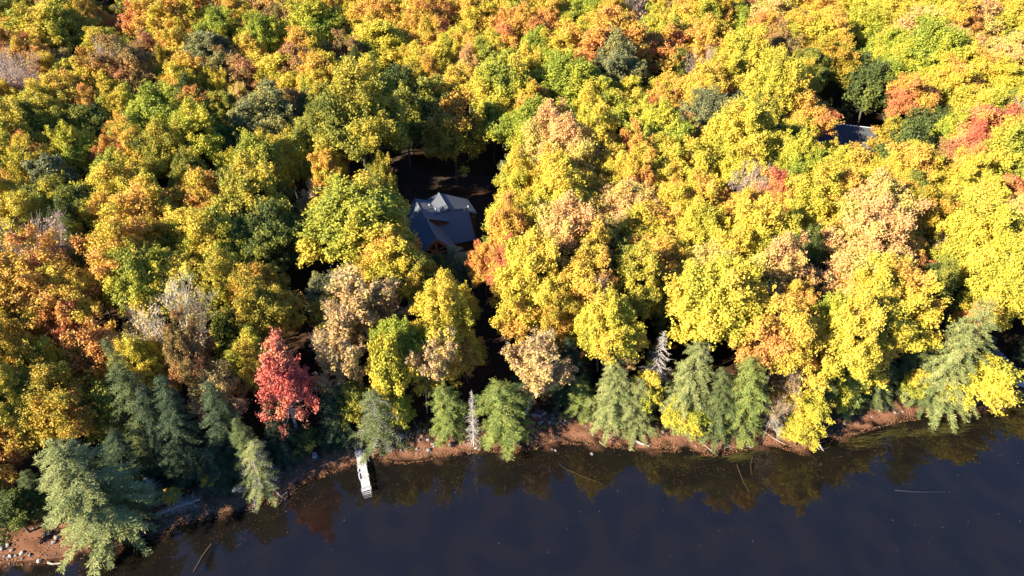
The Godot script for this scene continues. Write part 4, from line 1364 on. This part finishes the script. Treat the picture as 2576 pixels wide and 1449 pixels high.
func build_roads() -> void:
	var gravel := flat(0.065, 0.045, 0.035, 0.95)
	gravel.albedo_texture = noise_texture(0.08, 31, 256, 0.6, 1.15, 5)
	gravel.uv1_triplanar = true
	gravel.uv1_world_triplanar = true
	gravel.uv1_scale = Vector3(0.4, 0.4, 0.4)
	ribbon("driveway", [[985, 280], [998, 330], [1008, 380], [1040, 430], [1130, 452], [1230, 458], [1275, 455]], 2.3, gravel, 0.12)
	var asphalt := flat(0.055, 0.055, 0.058, 0.9)
	ribbon("road", [[420, -20], [345, 12], [310, 60], [300, 108], [270, 150], [190, 165]], 3.0, asphalt, 0.12)
	# power line over the road
	var poles := []
	for q in [[250, 112], [372, 98]]:
		var p := on_ground(q[0], q[1])
		p.y = ground_y(p.x, p.z)
		poles.append(p)
	var wood := flat(0.18, 0.13, 0.09, 0.9)
	for k in 2:
		var o := thing("utility_pole", "brown wooden utility pole carrying thin wires beside the forest road", "utility pole", poles[k], "poles of the power line")
		var s := Shape.new()
		s.tube(Vector3(0, -0.5, 0), Vector3(0, 9.5, 0), 0.15, 0.11, 8)
		part(o, "pole", s.mesh(), wood)
		var arm := Shape.new()
		arm.box(Vector3(0, 8.9, 0), Vector3(0, 0, 1.1), Vector3(0, 0.07, 0), Vector3(0.06, 0, 0))
		part(o, "crossarm", arm.mesh(), wood)
		for e in [-1.0, 0.0, 1.0]:
			var ins := Shape.new()
			ins.tube(Vector3(0, 8.97, e), Vector3(0, 9.15, e), 0.05, 0.03, 6)
			part(o, "insulator", ins.mesh(), wood)
	for e: float in [-1.0, 1.0]:
		var a: Vector3 = poles[0] + Vector3(0, 9.15, e)
		var b: Vector3 = poles[1] + Vector3(0, 9.15, e)
		var o := thing("power_wire", "thin pale power wire crossing above the forest road", "wire", a, "wires of the power line")
		var s := Shape.new()
		for k in 10:
			var t0 := k / 10.0
			var t1 := (k + 1) / 10.0
			s.tube((b - a) * t0 - Vector3(0, 2.4 * t0 * (1 - t0), 0), (b - a) * t1 - Vector3(0, 2.4 * t1 * (1 - t1), 0), 0.025, 0.025, 4)
		part(o, "strand", s.mesh(), flat(0.4, 0.4, 0.42, 0.5))

func scatter(called: String, label: String, category: String, mesh: Mesh, where: Array, colors: Array) -> void:
	var mm := MultiMesh.new()
	mm.transform_format = MultiMesh.TRANSFORM_3D
	mm.use_colors = true
	mm.mesh = mesh
	mm.instance_count = where.size()
	for k in where.size():
		mm.set_instance_transform(k, where[k])
		mm.set_instance_color(k, colors[k])
	var o := MultiMeshInstance3D.new()
	o.name = numbered(called)
	o.multimesh = mm
	var m := flat(1, 1, 1, 0.85)
	m.vertex_color_use_as_albedo = true
	m.cull_mode = BaseMaterial3D.CULL_DISABLED
	o.material_override = m
	add_child(o)
	o.set_meta("kind", "stuff")
	o.set_meta("label", label)
	o.set_meta("category", category)

func build_scatter() -> void:
	var tints := [Color(0.38, 0.15, 0.07), Color(0.30, 0.11, 0.06), Color(0.44, 0.20, 0.09), Color(0.48, 0.30, 0.10), Color(0.22, 0.09, 0.05), Color(0.40, 0.26, 0.17), Color(0.16, 0.08, 0.05)]
	var leaf := Shape.new()
	leaf.leaf(Vector3.ZERO, Vector3(1, 0, 0), Vector3(0, 0.25, 0.7).normalized() * 0.7, Vector3(0, 1, 0), Vector2.ZERO)
	leaf.leaf(Vector3(0.1, 0.02, 0), Vector3(0.2, 0.1, 0.9), Vector3(0.6, 0.1, -0.1), Vector3(0, 1, 0), Vector2.ZERO)
	var lm := leaf.mesh()
	var where := []
	var colors := []
	# the strand
	for k in 20000:
		var x := rnd(-66, 62)
		var d := absf(rng.randfn(0.0, 2.1)) - 0.5
		if fine.get_noise_2d(x * 2.5, d * 8.0) < -0.12:
			continue
		var z := shore_z(x) - d / 0.92
		var y := maxf(ground_y(x, z), 0.0) + 0.012
		where.append(Transform3D(Basis.from_euler(Vector3(rnd(-0.3, 0.3), rnd(0, TAU), rnd(-0.3, 0.3))).scaled(Vector3.ONE * rnd(0.05, 0.12)), Vector3(x, y, z)))
		colors.append(tints[rng.randi_range(0, 6)])
	# leaves that sank in the shallows
	for k in 5000:
		var x := rnd(-66, 62)
		var d := -absf(rng.randfn(0.0, 2.4)) - 0.3
		if fine.get_noise_2d(x * 1.5, d * 4.0 + 30.0) < -0.05:
			continue
		var z := shore_z(x) - d / 0.92
		where.append(Transform3D(Basis.from_euler(Vector3(rnd(-0.2, 0.2), rnd(0, TAU), rnd(-0.2, 0.2))).scaled(Vector3.ONE * rnd(0.06, 0.13)), Vector3(x, ground_y(x, z) + 0.015, z)))
		colors.append([Color(0.13, 0.06, 0.03), Color(0.09, 0.05, 0.03), Color(0.17, 0.10, 0.05)][rng.randi_range(0, 2)])
	# forest floor of the yards and gaps
	for k in 6000:
		var p := on_ground(rnd(0, 2576), rnd(250, 1130))
		if inland(p.x, p.z) < 3.0:
			continue
		where.append(Transform3D(Basis.from_euler(Vector3(rnd(-0.3, 0.3), rnd(0, TAU), rnd(-0.3, 0.3))).scaled(Vector3.ONE * rnd(0.07, 0.16)), Vector3(p.x, ground_y(p.x, p.z) + 0.02, p.z)))
		colors.append(tints[rng.randi_range(0, 6)])
	scatter("fallen_leaves", "red-brown fallen leaves strewn over the beach and the forest floor", "leaves", lm, where, colors)
	# leaves and specks on the water
	where = []
	colors = []
	for k in 110:
		var p := on_level(rnd(380, 2570), 1130 + 300 * pow(rng.randf(), 1.8), 0.0)
		if inland(p.x, p.z) > -0.5:
			continue
		where.append(Transform3D(Basis(Vector3.UP, rnd(0, TAU)).scaled(Vector3.ONE * rnd(0.03, 0.07)), Vector3(p.x, 0.01, p.z)))
		colors.append([Color(0.30, 0.22, 0.12), Color(0.3, 0.14, 0.07), Color(0.35, 0.3, 0.25)][rng.randi_range(0, 2)])
	scatter("floating_leaves", "pale fallen leaves floating scattered on the dark lake", "leaves", lm, where, colors)
	# pebbles
	where = []
	colors = []
	for k in 1500:
		var x := rnd(-64, 60)
		var d := rnd(0.2, 3.6)
		if fine.get_noise_2d(x * 1.6 + 40.0, d * 6.0) < 0.0:
			continue
		var z := shore_z(x) - d / 0.92
		var s := rnd(0.04, 0.13)
		where.append(Transform3D(Basis(Vector3.UP, rnd(0, TAU)).scaled(Vector3.ONE * s), Vector3(x, ground_y(x, z) + s * 0.2, z)))
		var g := rnd(0.10, 0.28)
		colors.append(Color(g, g * 0.88, g * 0.8))
	scatter("pebbles", "loose brown and grey pebbles scattered along the waterline", "pebbles", stones[0], where, colors)
	# dry grass along the back of the beach
	var tuft := Shape.new()
	for k in 16:
		var a := rnd(0, TAU)
		var out := Vector3(cos(a), 0, sin(a))
		var base := out * rnd(0, 0.12)
		var tip := base + out * rnd(0.1, 0.4) + Vector3(0, rnd(0.35, 0.8), 0)
		tuft.tri(base - out.cross(Vector3.UP) * 0.02, base + out.cross(Vector3.UP) * 0.02, tip, Vector3.UP)
	where = []
	colors = []
	for k in 3200:
		var x := rnd(-20, 62)
		var d := rnd(2.0, 6.5)
		if fine.get_noise_2d(x * 2.0, d * 3.0 + 70.0) < (0.05 if x > 10 else 0.2):
			continue
		var z := shore_z(x) - d / 0.92
		where.append(Transform3D(Basis(Vector3.UP, rnd(0, TAU)).scaled(Vector3.ONE * rnd(0.5, 1.2)), Vector3(x, ground_y(x, z) - 0.02, z)))
		var g := rnd(0.7, 1.2)
		colors.append(Color(0.36 * g, 0.26 * g, 0.10 * g) if rng.randf() < 0.6 else Color(0.20 * g, 0.20 * g, 0.06 * g))
	scatter("shore_grass", "dry tan grass tufts along the back of the beach", "grass", tuft.mesh(), where, colors)
	# water weeds: long blades lying just under the surface
	var blade := Shape.new()
	for k in 4:
		var t0 := k / 4.0
		var t1 := (k + 1) / 4.0
		var w0 := 0.02 * (1.0 - t0)
		var w1 := 0.02 * (1.0 - t1)
		var b0 := Vector3(t0, 0, 0.12 * t0 * t0)
		var b1 := Vector3(t1, 0, 0.12 * t1 * t1)
		blade.tri(b0 - Vector3(0, 0, w0), b1 - Vector3(0, 0, w1), b1 + Vector3(0, 0, w1), Vector3.UP)
		blade.tri(b0 - Vector3(0, 0, w0), b1 + Vector3(0, 0, w1), b0 + Vector3(0, 0, w0), Vector3.UP)
	where = []
	colors = []
	for patch in [[2000, 330, 110, 60, 90], [1800, 370, 140, 50, 45], [1300, 440, 160, 50, 60], [360, 535, 110, 45, 110], [120, 545, 110, 30, 40], [1560, 380, 120, 40, 30]]:
		for k in patch[4]:
			var p := on_level(1718 + (patch[0] + rng.randfn(0, 0.5) * patch[2]) / 3.0, 966 + (patch[1] + rng.randfn(0, 0.5) * patch[3]) / 3.0, -0.04)
			if inland(p.x, p.z) > -0.4:
				continue
			where.append(Transform3D(Basis(Vector3.UP, 0.35 + rng.randfn(0, 0.3)).scaled(Vector3(rnd(1.2, 3.2), 1, rnd(0.8, 1.6))), Vector3(p.x, -0.04 - rnd(0, 0.05), p.z)))
			var g := rnd(0.5, 1.2)
			colors.append(Color(0.20 * g, 0.18 * g, 0.035 * g))
	scatter("water_weeds", "yellow-green water weeds trailing just under the surface", "weeds", blade.mesh(), where, colors)

# ------------------------------------------------------------------ labels
const HUE_WORDS := {"y": "bright yellow", "yg": "yellow-green", "lg": "lime green", "yo": "golden orange-tinted", "go": "dull gold", "o": "orange", "or": "orange-red", "r": "red", "red": "red", "p": "pale peach", "g": "dark green", "gy": "green-and-gold", "og": "olive grey", "br": "rusty brown", "tan": "thin tan", "b": "leafless", "c": "green", "cp": "pale green", "cd": "dark green", "ced": "yellowish green", "dead": "silver grey"}

func looks(t: Dictionary) -> String:
	var noun: String = {"bare": "tree", "snag": "dead tree", "sapling": "young tree"}.get(t.kind, t.kind)
	return HUE_WORDS[t.hue] + " " + noun

func place_of(p: Vector3) -> String:
	var d := inland(p.x, p.z)
	var dock := on_level(900, 1120, 0)
	var lodge := on_ground(1120, 560)
	var house := on_ground(2160, 350)
	var road := on_ground(300, 90)
	var ramp := on_ground(2530, 915)
	var logs := on_ground(2040, 1090)
	var tangle := on_ground(440, 1235)
	var gap := func(q: Vector3) -> float: return Vector2(q.x - p.x, q.z - p.z).length()
	if d < 14:
		if gap.call(dock) < 14:
			return "beside the dock"
		if gap.call(tangle) < 16:
			return "above the tangle of dead branches"
		if gap.call(logs) < 14:
			return "above the leaning birch log"
		if gap.call(ramp) < 14:
			return "by the stone ramp"
		return "on the bank behind the beach"
	if gap.call(lodge) < 15:
		return "close round the timber lodge"
	if gap.call(house) < 17:
		return "round the dark-roofed house"
	if gap.call(road) < 22:
		return "beside the forest road"
	if gap.call(lodge) < 32:
		return "in front of the lodge" if p.z > lodge.z else "behind the lodge"
	if gap.call(house) < 34:
		return "in front of the dark-roofed house" if p.z > house.z else "behind the dark-roofed house"
	if d < 34:
		return "a few rows in from shore"
	return "deep in the woods"

func label_trees() -> void:
	var said := {}
	for t in trees:
		if t.label == "":
			var size := "tall " if t.height > 18.0 else "small " if t.height < 11.0 and t.kind != "sapling" and t.kind != "shrub" else "broad " if t.radius > 4.6 else "slim " if t.radius < 2.7 and t.kind != "sapling" and t.kind != "shrub" else ""
			var best: Array = []
			for o in trees:
				if absf(o.at.x - t.at.x) > 22.0 or absf(o.at.z - t.at.z) > 22.0 or o == t or looks(o) == looks(t):
					continue
				best.append([Vector2(o.at.x - t.at.x, o.at.z - t.at.z).length() / o.radius, looks(o)])
			best.sort_custom(func(a, b): return a[0] < b[0])
			var here := size + looks(t) + " " + place_of(t.at)
			var one: String = here + ", beside " + best[0][1]
			var k := 1
			while said.has(one) and k < mini(12, best.size()):
				if best[k][1] != best[0][1]:
					one = here + ", beside " + best[0][1] + " and " + best[k][1]
				k += 1
			if one.split(" ").size() > 16:
				one = here + ", beside " + best[0][1]
			t.label = one
		said[t.label] = true
		t.node.set_meta("label", t.label)
		t.node.set_meta("group", {"spruce": "conifers along the shore", "hemlock": "conifers along the shore", "cedar": "conifers along the shore", "snag": "dead and leafless trees", "bare": "dead and leafless trees", "sapling": "young trees under the canopy", "shrub": "low shrubs by the shore"}.get(t.kind, "autumn broadleaf trees of the forest"))

func _ready() -> void:
	rng.seed = 20241
	noise.seed = 11
	noise.frequency = 0.02
	fine.seed = 5
	fine.frequency = 0.1
	for p in SHORE:
		var w := on_level(p[0], p[1], 0.0)
		shore.append(Vector2(w.x, w.z))
	camera_and_light()
	build_ground()
	build_roads()
	build_lodge()
	build_far_house()
	grow_shapes()
	build_trees()
	build_filling()
	build_dock()
	build_shore_things()
	build_scatter()
	label_trees()
	var n := 0
	for k in crowns:
		for s in crowns[k]:
			n += (s[0].surface_get_array_index_len(0) / 3 if s[0] else 0) + s[1].surface_get_array_index_len(0) / 3
	print("trees ", trees.size(), " triangles in tree shapes ", n)
